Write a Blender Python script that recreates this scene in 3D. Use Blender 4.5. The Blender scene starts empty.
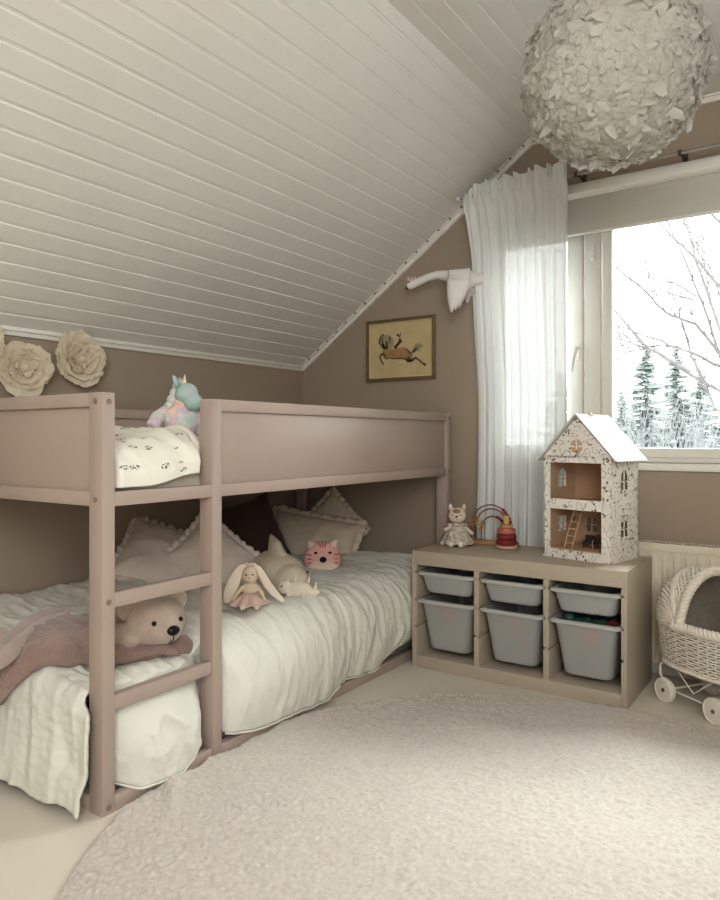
import bpy, bmesh, math, random
from math import sin, cos, pi, sqrt, radians, exp, floor, atan2
from mathutils import Vector, Matrix, noise, Euler
V = Vector
COL = bpy.context.scene.collection
SC = bpy.context.scene

# ------------------------------------------------------------------ camera model (measured room, metres)
CAM = V((1.6674, -1.2059, 1.0338)); YAW = -0.5974; FPX = 711.84; HZ = 438.2
FWD = V((sin(YAW), cos(YAW), 0)); RGT = V((cos(YAW), -sin(YAW), 0))
def ray(px, py): return FWD + RGT * ((px - 360) / FPX) + V((0, 0, 1)) * ((HZ - py) / FPX)
def at(px, py, x=None, y=None, z=None, d=None):
    r = ray(px, py)
    if d is not None: t = d
    elif x is not None: t = (x - CAM.x) / r.x
    elif y is not None: t = (y - CAM.y) / r.y
    else: t = (z - CAM.z) / r.z
    return CAM + r * t

def lin(c):
    return tuple(((v / 255) / 12.92 if v / 255 <= .04045 else ((v / 255 + .055) / 1.055) ** 2.4) for v in c)
def nz(x, y=0., z=0.): return noise.noise(V((x, y, z)))          # -1..1
def sstep(a, b, x):
    t = min(1, max(0, (x - a) / (b - a))); return t * t * (3 - 2 * t)
def lerp(a, b, t): return a + (b - a) * t
def pw(tab, x):                                                   # smooth piecewise table
    if x <= tab[0][0]: return tab[0][1]
    for (a, p), (b, q) in zip(tab, tab[1:]):
        if x <= b: return lerp(p, q, sstep(a, b, x))
    return tab[-1][1]

# ------------------------------------------------------------------ materials
MATS = {}
def mat(name, c, rough=.6, var=.05, scale=6., bump=0., bscale=120., spec=.3, sheen=0., c2=None, thr=None, detail=3.,
        subs=0., bdist=.004, stretch=None, metal=0., uv=False):
    if name in MATS: return MATS[name]
    m = bpy.data.materials.new(name); m.use_nodes = True; MATS[name] = m
    N = m.node_tree.nodes; L = m.node_tree.links; b = N['Principled BSDF']
    tc = N.new('ShaderNodeTexCoord'); src = tc.outputs['UV' if uv else 'Object']
    if stretch:
        mp = N.new('ShaderNodeMapping'); mp.inputs['Scale'].default_value = stretch
        L.new(src, mp.inputs[0]); src = mp.outputs[0]
    n = N.new('ShaderNodeTexNoise'); n.inputs['Scale'].default_value = scale; n.inputs['Detail'].default_value = detail
    L.new(src, n.inputs['Vector'])
    r = N.new('ShaderNodeValToRGB'); L.new(n.outputs[0], r.inputs[0])
    lc = lin(c)
    if c2 is None:
        r.color_ramp.elements[0].color = (*[v * (1 - var) for v in lc], 1); r.color_ramp.elements[1].color = (*[v * (1 + var) for v in lc], 1)
        r.color_ramp.elements[0].position = .3; r.color_ramp.elements[1].position = .7
    else:
        a, e = thr or (.4, .6)
        r.color_ramp.elements[0].color = (*lc, 1); r.color_ramp.elements[1].color = (*lin(c2), 1)
        r.color_ramp.elements[0].position = a; r.color_ramp.elements[1].position = e
    L.new(r.outputs[0], b.inputs['Base Color'])
    b.inputs['Roughness'].default_value = rough; b.inputs['Specular IOR Level'].default_value = spec; b.inputs['Metallic'].default_value = metal
    if sheen:
        b.inputs['Sheen Weight'].default_value = sheen; b.inputs['Sheen Roughness'].default_value = .5
    if subs:
        b.inputs['Subsurface Weight'].default_value = subs; b.inputs['Subsurface Radius'].default_value = (.02, .015, .012)
    if bump:
        bn = N.new('ShaderNodeTexNoise'); bn.inputs['Scale'].default_value = bscale; bn.inputs['Detail'].default_value = 4
        L.new(src, bn.inputs['Vector'])
        bp = N.new('ShaderNodeBump'); bp.inputs['Strength'].default_value = bump; bp.inputs['Distance'].default_value = bdist
        L.new(bn.outputs[0], bp.inputs['Height']); L.new(bp.outputs[0], b.inputs['Normal'])
    return m

def thin_mat(name, c, transp, transl, weave=0.):
    m = bpy.data.materials.new(name); m.use_nodes = True; MATS[name] = m
    N = m.node_tree.nodes; L = m.node_tree.links
    for n in list(N): N.remove(n)
    o = N.new('ShaderNodeOutputMaterial')
    tc = N.new('ShaderNodeTexCoord'); nn = N.new('ShaderNodeTexNoise'); nn.inputs['Scale'].default_value = 9
    mp = N.new('ShaderNodeMapping'); mp.inputs['Scale'].default_value = (1, 1, 14)
    L.new(tc.outputs['Object'], mp.inputs[0]); L.new(mp.outputs[0], nn.inputs['Vector'])
    cr = N.new('ShaderNodeValToRGB'); L.new(nn.outputs[0], cr.inputs[0])
    lc = lin(c); cr.color_ramp.elements[0].color = (*[v * .93 for v in lc], 1); cr.color_ramp.elements[1].color = (*lc, 1)
    d = N.new('ShaderNodeBsdfDiffuse'); t = N.new('ShaderNodeBsdfTranslucent'); L.new(cr.outputs[0], d.inputs[0]); L.new(cr.outputs[0], t.inputs[0])
    mx = N.new('ShaderNodeMixShader'); mx.inputs[0].default_value = transl; L.new(d.outputs[0], mx.inputs[1]); L.new(t.outputs[0], mx.inputs[2])
    out = mx.outputs[0]
    if transp:
        tr = N.new('ShaderNodeBsdfTransparent'); m2 = N.new('ShaderNodeMixShader'); m2.inputs[0].default_value = transp
        L.new(out, m2.inputs[1]); L.new(tr.outputs[0], m2.inputs[2]); out = m2.outputs[0]
        if weave:
            rr = N.new('ShaderNodeMapRange'); rr.inputs['From Min'].default_value = .3; rr.inputs['From Max'].default_value = .7
            rr.inputs['To Min'].default_value = transp - weave; rr.inputs['To Max'].default_value = transp + weave
            L.new(nn.outputs[0], rr.inputs[0]); L.new(rr.outputs[0], m2.inputs[0])
    L.new(out, o.inputs[0]); return m

def glass_mat():
    m = bpy.data.materials.new('window glass'); m.use_nodes = True
    N = m.node_tree.nodes; L = m.node_tree.links
    for n in list(N): N.remove(n)
    o = N.new('ShaderNodeOutputMaterial'); tr = N.new('ShaderNodeBsdfTransparent'); tr.inputs[0].default_value = (.96, .98, .97, 1)
    g = N.new('ShaderNodeBsdfGlossy'); g.inputs['Roughness'].default_value = .02
    fr = N.new('ShaderNodeFresnel'); fr.inputs[0].default_value = 1.25
    mx = N.new('ShaderNodeMixShader'); L.new(fr.outputs[0], mx.inputs[0]); L.new(tr.outputs[0], mx.inputs[1]); L.new(g.outputs[0], mx.inputs[2])
    L.new(mx.outputs[0], o.inputs[0]); return m

# ------------------------------------------------------------------ mesh builder
class MB:
    def __init__(s): s.v = []; s.f = []; s.m = []
    def add(s, vs, fs, mi=0):
        o = len(s.v); s.v += [tuple(v) for v in vs]; s.f += [tuple(i + o for i in f) for f in fs]; s.m += [mi] * len(fs); return s
    def box(s, x0, x1, y0, y1, z0, z1, bev=.002, mi=0, M=None):
        if x1 < x0: x0, x1 = x1, x0
        if y1 < y0: y0, y1 = y1, y0
        if z1 < z0: z0, z1 = z1, z0
        b = min(bev, (x1 - x0) * .45, (y1 - y0) * .45, (z1 - z0) * .45)
        bm = bmesh.new(); bmesh.ops.create_cube(bm, size=1)
        for v in bm.verts: v.co = V(((x0 + x1) / 2 + v.co.x * (x1 - x0), (y0 + y1) / 2 + v.co.y * (y1 - y0), (z0 + z1) / 2 + v.co.z * (z1 - z0)))
        if b > 1e-5: bmesh.ops.bevel(bm, geom=bm.edges[:], offset=b, segments=2, affect='EDGES', profile=.5)
        bm.verts.index_update()
        vs = [(M @ v.co if M else v.co.copy()) for v in bm.verts]; fs = [[v.index for v in f.verts] for f in bm.faces]; bm.free()
        return s.add(vs, fs, mi)
    def tube(s, pts, r, seg=8, closed=False, caps=True, mi=0, flat=None):
        pts = [V(p) for p in pts]; n = len(pts); rs = r if isinstance(r, (list, tuple)) else [r] * n
        vs = []; up = None
        for i, p in enumerate(pts):
            a = pts[i - 1] if (i > 0 or closed) else p; b = pts[(i + 1) % n] if (i < n - 1 or closed) else p
            t = (b - a); t = t.normalized() if t.length > 1e-9 else V((0, 0, 1))
            if up is None: up = V((0, 0, 1)) if abs(t.z) < .9 else V((1, 0, 0))
            sx = t.cross(up); sx = sx.normalized() if sx.length > 1e-6 else t.orthogonal().normalized()
            up = sx.cross(t).normalized()
            for k in range(seg):
                w = 2 * pi * k / seg; vs.append(p + sx * cos(w) * rs[i] * (flat or 1) + up * sin(w) * rs[i])
        fs = []
        for i in range(n if closed else n - 1):
            j = (i + 1) % n
            for k in range(seg):
                l = (k + 1) % seg; fs.append((i * seg + k, i * seg + l, j * seg + l, j * seg + k))
        if caps and not closed:
            fs.append(tuple(range(seg))[::-1]); fs.append(tuple((n - 1) * seg + k for k in range(seg)))
        return s.add(vs, fs, mi)
    def cyl(s, p0, p1, r0, r1=None, seg=20, mi=0):
        r1 = r0 if r1 is None else r1; p0, p1 = V(p0), V(p1); d = (p1 - p0).normalized()
        b = min(.0015, r0 * .2, (p1 - p0).length * .2)
        return s.tube([p0, p0 + d * b, p1 - d * b, p1], [max(r0 - b, .0001), r0, r1, max(r1 - b, .0001)], seg, mi=mi)
    def ell(s, c, r, rot=None, seg=20, rings=12, mi=0):
        c = V(c); R = rot.to_matrix() if isinstance(rot, Euler) else (rot or Matrix.Identity(3)); r = (r, r, r) if isinstance(r, (int, float)) else r
        vs = [c + R @ V((0, 0, r[2]))]
        for i in range(1, rings):
            a = pi * i / rings
            for k in range(seg): vs.append(c + R @ V((r[0] * sin(a) * cos(2 * pi * k / seg), r[1] * sin(a) * sin(2 * pi * k / seg), r[2] * cos(a))))
        vs.append(c + R @ V((0, 0, -r[2]))); fs = []
        for k in range(seg): fs.append((0, 1 + k, 1 + (k + 1) % seg))
        for i in range(rings - 2):
            for k in range(seg):
                a = 1 + i * seg; fs.append((a + k, a + seg + k, a + seg + (k + 1) % seg, a + (k + 1) % seg))
        a = 1 + (rings - 2) * seg
        for k in range(seg): fs.append((a + k, len(vs) - 1, a + (k + 1) % seg))
        return s.add(vs, fs, mi)
    def lathe(s, prof, c=(0, 0, 0), seg=32, M=None, mi=0):
        c = V(c); vs = []
        for r, z in prof:
            for k in range(seg):
                p = V((r * cos(2 * pi * k / seg), r * sin(2 * pi * k / seg), z)); vs.append((M @ p if M else p) + c)
        fs = []
        for i in range(len(prof) - 1):
            for k in range(seg):
                l = (k + 1) % seg; fs.append((i * seg + k, i * seg + l, (i + 1) * seg + l, (i + 1) * seg + k))
        fs.append(tuple(range(seg))[::-1]); fs.append(tuple((len(prof) - 1) * seg + k for k in range(seg)))
        return s.add(vs, fs, mi)
    def grid(s, nu, nv, fn, cu=False, cv=False, mi=0):
        vs = [fn(i / (nu if cu else nu - 1), j / (nv if cv else nv - 1)) for i in range(nu) for j in range(nv)]; fs = []
        for i in range(nu if cu else nu - 1):
            for j in range(nv if cv else nv - 1):
                a, b = i, (i + 1) % nu; c, d = j, (j + 1) % nv
                fs.append((a * nv + c, b * nv + c, b * nv + d, a * nv + d))
        return s.add(vs, fs, mi)
    def prism(s, poly, M, depth, mi=0):                       # 2-D polygon extruded along local z by depth, M: 4x4
        n = len(poly); vs = [M @ V((x, y, 0)) for x, y in poly] + [M @ V((x, y, depth)) for x, y in poly]
        fs = [tuple(range(n))[::-1], tuple(range(n, 2 * n))] + [(i, (i + 1) % n, n + (i + 1) % n, n + i) for i in range(n)]
        return s.add(vs, fs, mi)
    def build(s, name, mats, parent=None, smooth=True, angle=40, mods=None, fix=True):
        me = bpy.data.meshes.new(name); me.from_pydata(s.v, [], s.f); 
        for m in (mats if isinstance(mats, (list, tuple)) else [mats]): me.materials.append(m)
        if len(me.materials) > 1: me.polygons.foreach_set('material_index', s.m)
        if fix:
            bm = bmesh.new(); bm.from_mesh(me); bmesh.ops.recalc_face_normals(bm, faces=bm.faces[:]); bm.to_mesh(me); bm.free()
        me.polygons.foreach_set('use_smooth', [smooth] * len(me.polygons))
        if smooth and angle: me.set_sharp_from_angle(angle=radians(angle))
        me.update()
        o = bpy.data.objects.new(name, me); COL.objects.link(o)
        if parent: o.parent = parent
        for k, kw in (mods or []):
            md = o.modifiers.new(k, k)
            for a, b in kw.items(): setattr(md, a, b)
        return o

def tag(o, label=None, cat=None, group=None, kind=None):
    if label: o['label'] = label
    if cat: o['category'] = cat
    if group: o['group'] = group
    if kind: o['kind'] = kind
    return o
def thing(name, label, cat, loc=(0, 0, 0), rot=(0, 0, 0), group=None, M=None, scale=1.):
    o = bpy.data.objects.new(name, None); COL.objects.link(o); o.empty_display_size = .05
    if M is not None:
        l, q, _ = M.decompose(); o.location = l; o.rotation_euler = q.to_euler()
    else: o.location = loc; o.rotation_euler = rot
    o.scale = (scale,) * 3
    return tag(o, label, cat, group)
def copy_tree(o, parent=None):
    c = o.copy(); COL.objects.link(c)
    if parent is not None: c.parent = parent
    for ch in list(o.children): copy_tree(ch, c)
    return c
def frame(loc, n, up=(0, 0, 1), roll=0.):
    """matrix: local z = n, local y = up projected (then rolled)."""
    n = V(n).normalized(); x = V(up).cross(n).normalized(); y = n.cross(x)
    R = Matrix((x, y, n)).transposed() @ Matrix.Rotation(roll, 3, 'Z')
    return Matrix.Translation(V(loc)) @ R.to_4x4()
def struct(mb, name, m, parent=None, **k):
    o = mb.build(name, m, parent, **k)
    if parent is None: o['kind'] = 'structure'
    return o
REM = lambda v, it=6: [('REMESH', dict(mode='VOXEL', voxel_size=v, use_smooth_shade=True)), ('SMOOTH', dict(factor=.5, iterations=it))]
WORLD, SKYA, FILL, EXPO = 5.6, 800, 88, 0.50
# ================================================================== setting
LW, BW, RW, FW_ = -1.02, 2.134, 3.0, -2.6         # left, back, right, front wall planes
CZ, KZ, FX = 2.486, 1.455, .414                   # flat ceiling height, knee height, fold x
m_wall = mat('taupe wall paint', (165, 151, 136), .75, .025, 3, .12, 260, spec=.2, bdist=.001)
m_white = mat('white board paint', (224, 223, 218), .45, .015, 4, .05, 60, spec=.35, bdist=.001)
m_trim = mat('white trim paint', (230, 228, 222), .45, .015, 4)
m_floor = mat('pale floor', (220, 214, 202), .42, .05, 2.2, .1, 30, spec=.35, bdist=.0015, stretch=(1, .35, 1))
m_wood_win = mat('window frame paint', (226, 224, 217), .4, .02, 5)
m_dark = mat('dark gap shade and detail', (52, 45, 40), .5)
m_glass = glass_mat()

struct(MB().box(LW - .3, RW + .2, FW_ - .2, BW + .25, -.12, 0, 0), 'floor', m_floor, smooth=False)
struct(MB().box(LW - .2, LW, FW_ - .2, BW + .2, 0, KZ + .06, 0), 'wall_left', m_wall, smooth=False)
struct(MB().box(RW, RW + .2, FW_ - .2, BW + .2, 0, CZ + .1, 0), 'wall_right', m_wall, smooth=False)
struct(MB().box(LW - .2, RW + .2, FW_ - .2, FW_, 0, CZ + .1, 0), 'wall_front', m_wall, smooth=False)
# back wall with the window opening
WX0, WX1, WZ0, WZ1 = .12, 2.06, .925, 2.10
wb = MB()
wb.box(LW - .2, WX0, BW, BW + .22, 0, CZ + .1, 0); wb.box(WX1, RW + .2, BW, BW + .22, 0, CZ + .1, 0)
wb.box(WX0, WX1, BW, BW + .22, 0, WZ0, 0); wb.box(WX0, WX1, BW, BW + .22, WZ1, CZ + .1, 0)
struct(wb, 'wall_back', m_wall, smooth=False)
# sloped ceiling: tongue-and-groove boards with a flat bead groove, running along y
sl = (CZ - KZ) / (FX - LW); ln = sqrt(1 + sl * sl); ux, uz = 1 / ln, sl / ln; nx, nzz = -sl / ln, 1 / ln
Ltot = (FX - LW) * ln
def board_profile(s0, s1, pitch, first):
    pts = [(s0, 0.)]; s = first
    while s < s1 - .02:
        if s > s0 + .006: pts += [(s - .0075, 0), (s - .005, .004), (s + .005, .004), (s + .0075, 0)]
        s += pitch
    return pts + [(s1, 0.)]
def ceiling(name, prof, to3):
    mb = MB(); n = len(prof); vs = []
    for y in (FW_ - .1, BW + .02):
        for s, h in prof: vs.append(to3(s, h, y))
        vs.append(to3(prof[-1][0], .12, y)); vs.append(to3(prof[0][0], .12, y))
    N = n + 2; fs = [(i, (i + 1) % N, N + (i + 1) % N, N + i) for i in range(N)]
    mb.add(vs, fs); mb.add(vs[:N], [tuple(range(N))]); mb.add(vs[N:], [tuple(range(N))])
    return struct(mb, name, m_white, smooth=False)
ceiling('ceiling', board_profile(-.15, Ltot + .0, .0815, .0065 - .0815), lambda s, h, y: V((LW + s * ux + nx * h, y, KZ + s * uz + nzz * h)))
ceiling('ceiling.001', board_profile(FX, RW + .1, .0885, FX + .07), lambda s, h, y: V((s, y, CZ + h)))
# gable batten with dark discs painted as the shade in groove-end gaps, knee-wall cornice, top batten
def slab(mb, s0, s1, n0, n1, y0, y1):
    vs = [V((LW + s * ux + nx * h, y, KZ + s * uz + nzz * h)) for y in (y0, y1) for s, h in ((s0, n0), (s1, n0), (s1, n1), (s0, n1))]
    mb.add(vs, [(0, 1, 2, 3), (4, 7, 6, 5), (0, 4, 5, 1), (1, 5, 6, 2), (2, 6, 7, 3), (3, 7, 4, 0)])
t1 = MB(); slab(t1, 0, Ltot, -.024, 0, BW - .018, BW); slab(t1, 0, Ltot, -.006, 0, BW - .034, BW - .018)
t1o = struct(t1, 'trim_1', m_trim, smooth=False)
for k in range(1, 22):
    s = .0065 + .0815 * k
    if s > Ltot - .03: break
    p = V((LW + s * ux, BW - .0345, KZ + s * uz)) + V((nx, 0, nzz)) * -.0035
    MB().cyl(p, p + V((nx, 0, nzz)) * -.004, .0055, seg=10).build('gap_shade', m_dark, t1o)
struct(MB().box(LW, LW + .012, FW_, BW - .018, KZ - .022, KZ + .012, .003).box(LW, LW + .022, FW_, BW - .018, KZ - .004, KZ + .012, .002), 'trim_2', m_trim)
struct(MB().box(FX - .0, RW, BW - .018, BW, CZ - .03, CZ, .003).box(FX - .0, RW, BW - .03, BW - .018, CZ - .008, CZ, .002), 'trim_3', m_trim)
struct(MB().box(LW + .0, RW, BW - .014, BW, 0, .07, .003), 'baseboard_back', m_trim)
struct(MB().box(LW, LW + .014, FW_, BW - .014, 0, .07, .003), 'baseboard_left', m_trim)

# ------------------------------------------------------------------ window
yf = BW + .012                                     # inner face of the frame, just behind the wall face
w = MB()
w.box(WX0, WX0 + .06, yf, yf + .12, WZ0, WZ1, .004); w.box(WX1 - .06, WX1, yf, yf + .12, WZ0, WZ1, .004)
w.box(WX0 + .06, WX1 - .06, yf, yf + .12, WZ0, WZ0 + .022, .004); w.box(WX0 + .06, WX1 - .06, yf, yf + .12, WZ1 - .05, WZ1, .004)
win = struct(w, 'window_1', m_wood_win)
MB().box(.662, .735, yf - .004, yf + .12, WZ0 + .022, WZ1 - .05, .004).build('mullion', m_wood_win, win)
def sash(x0, x1, st, gz0, z0=WZ0 + .022, z1=WZ1 - .05, y0=yf - .012, d=.05, sr=None):
    sr = sr or st; s = MB()
    s.box(x0, x0 + st, y0, y0 + d, z0, z1, .006); s.box(x1 - sr, x1, y0, y0 + d, z0, z1, .006)
    s.box(x0 + st, x1 - sr, y0, y0 + d, z0, gz0, .006); s.box(x0 + st, x1 - sr, y0, y0 + d, z1 - st, z1, .006)
    so = s.build('sash', m_wood_win, win)
    MB().box(x0 + st, x1 - sr, y0 + .024, y0 + .028, gz0, z1 - st, 0).build('glass_pane', m_glass, so, smooth=False)
    return so
s1 = sash(WX0 + .062, .655, .075, 1.0)
sash(.742, WX1 - .062, .045, .99, y0=yf - .004)
h = MB(); h.box(.628, .644, yf - .018, yf - .012, 1.40, 1.47, .004); h.cyl((.636, yf - .016, 1.455), (.636, yf - .045, 1.455), .006)
h.tube([(.636, yf - .045, 1.458), (.632, yf - .049, 1.44), (.622, yf - .05, 1.40), (.615, yf - .05, 1.345)], [.0075, .0085, .0085, .006], 10)
h.build('handle', mat('handle white metal', (226, 224, 218), .3), s1)
hh = MB(); hh.box(.69, .71, yf - .01, yf - .004, 1.86, 1.93, .003); hh.box(.693, .707, yf - .018, yf - .01, 1.865, 1.885, .002); hh.build('catch', mat('handle white metal', (0, 0, 0)), win)
MB().box(WX0 + .06, WX1 + .03, BW - .022, yf + .02, WZ0 - .035, WZ0 - .001, .006).build('window_sill', m_wood_win, win)

# roller blind in its cassette, half lowered
bl = thing('roller_blind', 'white roller blind with rounded cassette, lowered just over the window top', 'blind', (.0, 0, 0))
prof = [(2.04, 2.155), (2.052, 2.143), (2.10, 2.143), (2.128, 2.143), (2.128, 2.212), (2.09, 2.214), (2.062, 2.205), (2.045, 2.185)]
def extr(prof, x0, x1):
    mb = MB(); n = len(prof)
    mb.add([V((x, y, z)) for x in (x0, x1) for y, z in prof], [tuple(range(n)), tuple(range(n, 2 * n))[::-1]] + [(i, (i + 1) % n, n + (i + 1) % n, n + i) for i in range(n)]); return mb
extr(prof, .2, 2.04).build('cassette', m_trim, bl, angle=50)
m_blind = thin_mat('blind fabric', (222, 220, 212), 0, .3)
MB().box(.22, 2.01, 2.088, 2.0895, 1.985, 2.15, 0).build('blind_fabric', m_blind, bl, smooth=False)
MB().box(.22, 2.01, 2.083, 2.094, 1.972, 1.987, .004).build('bottom_bar', m_trim, bl)

# curtain rod: two thin wires through small brackets
rod = thing('curtain_rod', 'thin double metal curtain rod above the roller blind', 'curtain rod')
m_rod = mat('brushed steel', (170, 165, 158), .35, metal=.7)
MB().cyl((.085, 1.997, 2.222), (2.3, 1.997, 2.222), .0055, seg=12).build('rod', m_rod, rod)
MB().cyl((.115, 2.028, 2.236), (2.3, 2.028, 2.238), .004, seg=10).build('rod', m_rod, rod)
for x in (.665, 1.10, 2.2):
    MB().box(x - .006, x + .006, 1.997, 2.134, 2.228, 2.233, .001).box(x - .01, x + .01, 2.126, 2.134, 2.215, 2.262, .002).cyl((x, 1.997, 2.212), (x, 1.997, 2.234), .008, seg=10).build('bracket', mat('bracket brown', (90, 76, 66), .5), rod)
MB().cyl((.072, 1.997, 2.222), (.09, 1.997, 2.222), .011, seg=14).build('end_cap', m_trim, rod)

# sheer curtain: gathered on the rod, ruffled heading above it
m_sheer = thin_mat('sheer curtain', (236, 238, 237), .04, .085, .015)
def cur(u, v):
    zt = 2.272 + .014 * nz(u * 17, 3) + .010 * sin(u * 62 + 3 * nz(u * 7, 1)) + .022 * u - .05 * sstep(.16, 0, u); z = lerp(zt, .012, v)
    w0 = lerp(lerp(.108, .148, sstep(0, .17, v)), .115, sstep(.6, 1, v)); w1 = lerp(.630, .604, sstep(0, .6, v)); yc = lerp(2.000, 2.064, sstep(.16, .5, v))
    t = u + .012 * sin(u * 40 + 1) + .01 * nz(u * 9, v * 1.2)
    x = lerp(w0, w1, t) 
    fr = sstep(0, .035, v) * (1 - sstep(.035, .06, v))
    amp = lerp(.010, .024, sstep(.03, .4, v)) * (.7 + .5 * nz(u * 5, 9))
    ph = u * 2 * pi * 11 + 1.6 * nz(u * 6, v * .8, 4) + .8 * sin(u * 13)
    y = yc + amp * sin(ph) + .006 * nz(u * 30, v * 3)
    if v < .034:
        y = 1.985 + (.010 * sin(u * 2 * pi * 23 + 2 * nz(u * 14, 1)) + .005 * nz(u * 50, v * 30)) * (1 - .75 * sstep(.018, .03, v))
    if .034 <= v < .05: y = lerp(1.985, y, sstep(.034, .05, v))
    y = min(max(y, yc - .03), yc + (.028 if v < .3 else .038))
    return V((x, y, z))
cu = thing('curtain', 'sheer white gathered curtain hanging left of the window', 'curtain', (0, 0, 0))
c = MB(); c.grid(420, 90, cur); c.build('curtain_panel', m_sheer, cu, angle=0, fix=False)

# radiator under the window
ra = thing('radiator', 'cream ribbed panel radiator under the window', 'radiator', (0, 0, 0))
m_rad = mat('radiator enamel', (226, 217, 200), .4, .015)
X0, X1 = .80, 2.02
def ribs(u, v):
    x = lerp(X0, X1, u); z = lerp(.065, .555, v); pr = .0465
    f = ((x - X0) / pr) % 1; e = sstep(.02, .06, v) * (1 - sstep(.90, .94, v))
    d = (sstep(.16, .30, f) * (1 - sstep(.70, .84, f))) * e
    return V((x, 2.042 - .0 + .011 * d, z))
MB().grid(520, 24, ribs).box(X0, X1, 2.055, 2.062, .065, .555, 0).build('front_panel', m_rad, ra, angle=0)
MB().box(X0, X1, 2.100, 2.112, .065, .555, .004).build('rear_panel', m_rad, ra)
g = MB(); g.box(X0 - .004, X1 + .004, 2.036, 2.042, .548, .583, .003); g.box(X0 - .004, X1 + .004, 2.112, 2.118, .548, .583, .003)
g.box(X0 - .004, X1 + .004, 2.042, 2.048, .577, .583, .001); g.box(X0 - .004, X1 + .004, 2.106, 2.112, .577, .583, .001)
x = X0
while x < X1: g.box(x, x + .007, 2.048, 2.106, .577, .583, 0); x += .0135
g.box(X0 - .006, X0 - .001, 2.036, 2.118, .065, .583, .001); g.box(X1 + .001, X1 + .006, 2.036, 2.118, .065, .583, .001)
g.build('top_grille', m_rad, ra)
for x in (X0 + .15, X1 - .15): MB().box(x, x + .03, 2.112, 2.132, .2, .5, .002).build('bracket', m_rad, ra)
MB().cyl((X1 - .05, 2.08, .02), (X1 - .05, 2.08, .13), .009).cyl((X1 - .1, 2.08, .0), (X1 - .1, 2.08, .13), .009).build('pipe', m_rad, ra)

# round rug, pushed against the bed and wrinkled there
m_rug = mat('rug pile', (210, 202, 194), .95, .11, 85, .6, 300, spec=.05, sheen=.25, bdist=.009, detail=6)
RC = V((1.06, .47, 0)); RR = 1.12
def rugf(u, v):
    a, b = 2 * u - 1, 2 * v - 1; x = RC.x + RR * a * sqrt(1 - b * b / 2); y = RC.y + RR * b * sqrt(1 - a * a / 2); v = max(abs(a), abs(b))
    over = max(0, .012 - x)
    x = max(x, .012 + .004 * sin(y * 40))
    dd = max(0, .22 - x) / .22
    w = sum(exp(-((y - y0 - sx * (x - .05)) / wd) ** 2) * hh for y0, sx, wd, hh in ((.20, -.9, .03, .018), (.42, .9, .035, .012), (.05, .3, .03, .012), (.75, .4, .05, .006)))
    z = .016 + w * min(1, dd * 1.6) + over * .05 + .0045 * nz(x * 75, y * 75) + .003 * nz(x * 26, y * 26, 2) + .0025 * nz(x * 6, y * 6, 5)
    e = sstep(1, .985, v)
    return V((x, y, max(.001, z * e if v > .985 else z)))
tag(MB().grid(430, 430, rugf).build('round_rug', m_rug, None, angle=0), 'large round pale pinkish beige rug on the floor beside the bed', 'rug')
# ================================================================== loft bed (world coordinates, parts under an Empty at its corner)
m_bed = mat('dusty pink bed paint', (178, 162, 152), .5, .03, 5, .04, 90, spec=.35, bdist=.001)
m_bedp = mat('dusty pink panel', (178, 162, 152), .38, .02, 4, spec=.4)
m_bolt = mat('bolt metal', (146, 128, 117), .4, metal=.15)
bed = thing('loft_bed', 'dusty pink low loft bed with panelled guard rail, two ladder rungs and open lower bunk', 'bed')
BY = 2.07; BX = -.985
def post(x0, x1, y0, y1, z1=1.16): return MB().box(x0, x1, y0, y1, 0, z1, .003).build('post', m_bed, bed)
p_near = post(-.06, 0, 0, .041); p_lad = post(-.06, 0, .409, .450); p_far = post(-.06, 0, BY - .041, BY)
p_bn = post(BX, BX + .06, 0, .041); p_bf = post(BX, BX + .06, BY - .041, BY)
def boltm(p, n, par):
    n = V(n); p = V(p); mb = MB(); mb.tube([p + n * .0015 + (n.orthogonal().normalized() * cos(a) + n.cross(n.orthogonal().normalized()) * sin(a)) * .0068 for a in [k * pi / 8 for k in range(16)]], .0014, 6, closed=True)
    mb.cyl(p - n * .001, p + n * .0012, .0032, seg=10); mb.build('bolt', m_bolt, par)
for z in (1.135, .583, .02): boltm((0, .020, z), (1, 0, 0), p_near)
for z in (1.135, .865): boltm((-.03, 0, z), (0, -1, 0), p_near)
for z in (1.14, .865): boltm((0, BY - .02, z), (1, 0, 0), p_far)
def rail(n, *a): return MB().box(*a, .0025).build(n, m_bed, bed)
rail('rung', -.035, -.004, .041, .409, .565, .605); rail('rung', -.035, -.004, .041, .409, .28, .32)
rail('side_rail', -.035, -.002, .041, .409, .845, .885)
rail('side_rail', -.035, -.002, .450, BY - .041, .845, .885)
rail('top_rail', -.033, -.001, .450, BY - .041, 1.121, 1.16)
MB().box(-.022, -.014, .450, BY - .041, .885, 1.121, .0005).build('guard_panel', m_bedp, bed)
rail('base_rail', -.035, -.002, .041, .409, .0, .042); rail('base_rail', -.035, -.002, .450, BY - .041, .0, .042)
for y0, nm in ((.004, 'footboard'), (BY - .037, 'headboard')):
    rail('end_rail', BX + .06, -.06, y0, y0 + .033, 1.121, 1.16); rail('end_rail', BX + .06, -.06, y0, y0 + .033, .845, .885)
    rail('base_rail', BX + .06, -.06, y0, y0 + .033, 0, .042)
    MB().box(BX + .06, -.06, y0 + .012, y0 + .02, .885, 1.121, .0005).build('end_panel', m_bedp, bed)
rail('top_rail', BX + .01, BX + .042, .041, BY - .041, 1.121, 1.16); rail('side_rail', BX + .01, BX + .042, .041, BY - .041, .845, .885)
MB().box(BX + .02, BX + .028, .041, BY - .041, .885, 1.121, .0005).build('guard_panel', m_bedp, bed)
rail('base_rail', BX + .01, BX + .042, .041, BY - .041, 0, .042)
MB().box(BX + .042, -.035, .041, BY - .041, .848, .858, .001).build('bunk_base', m_bed, bed)

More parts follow.
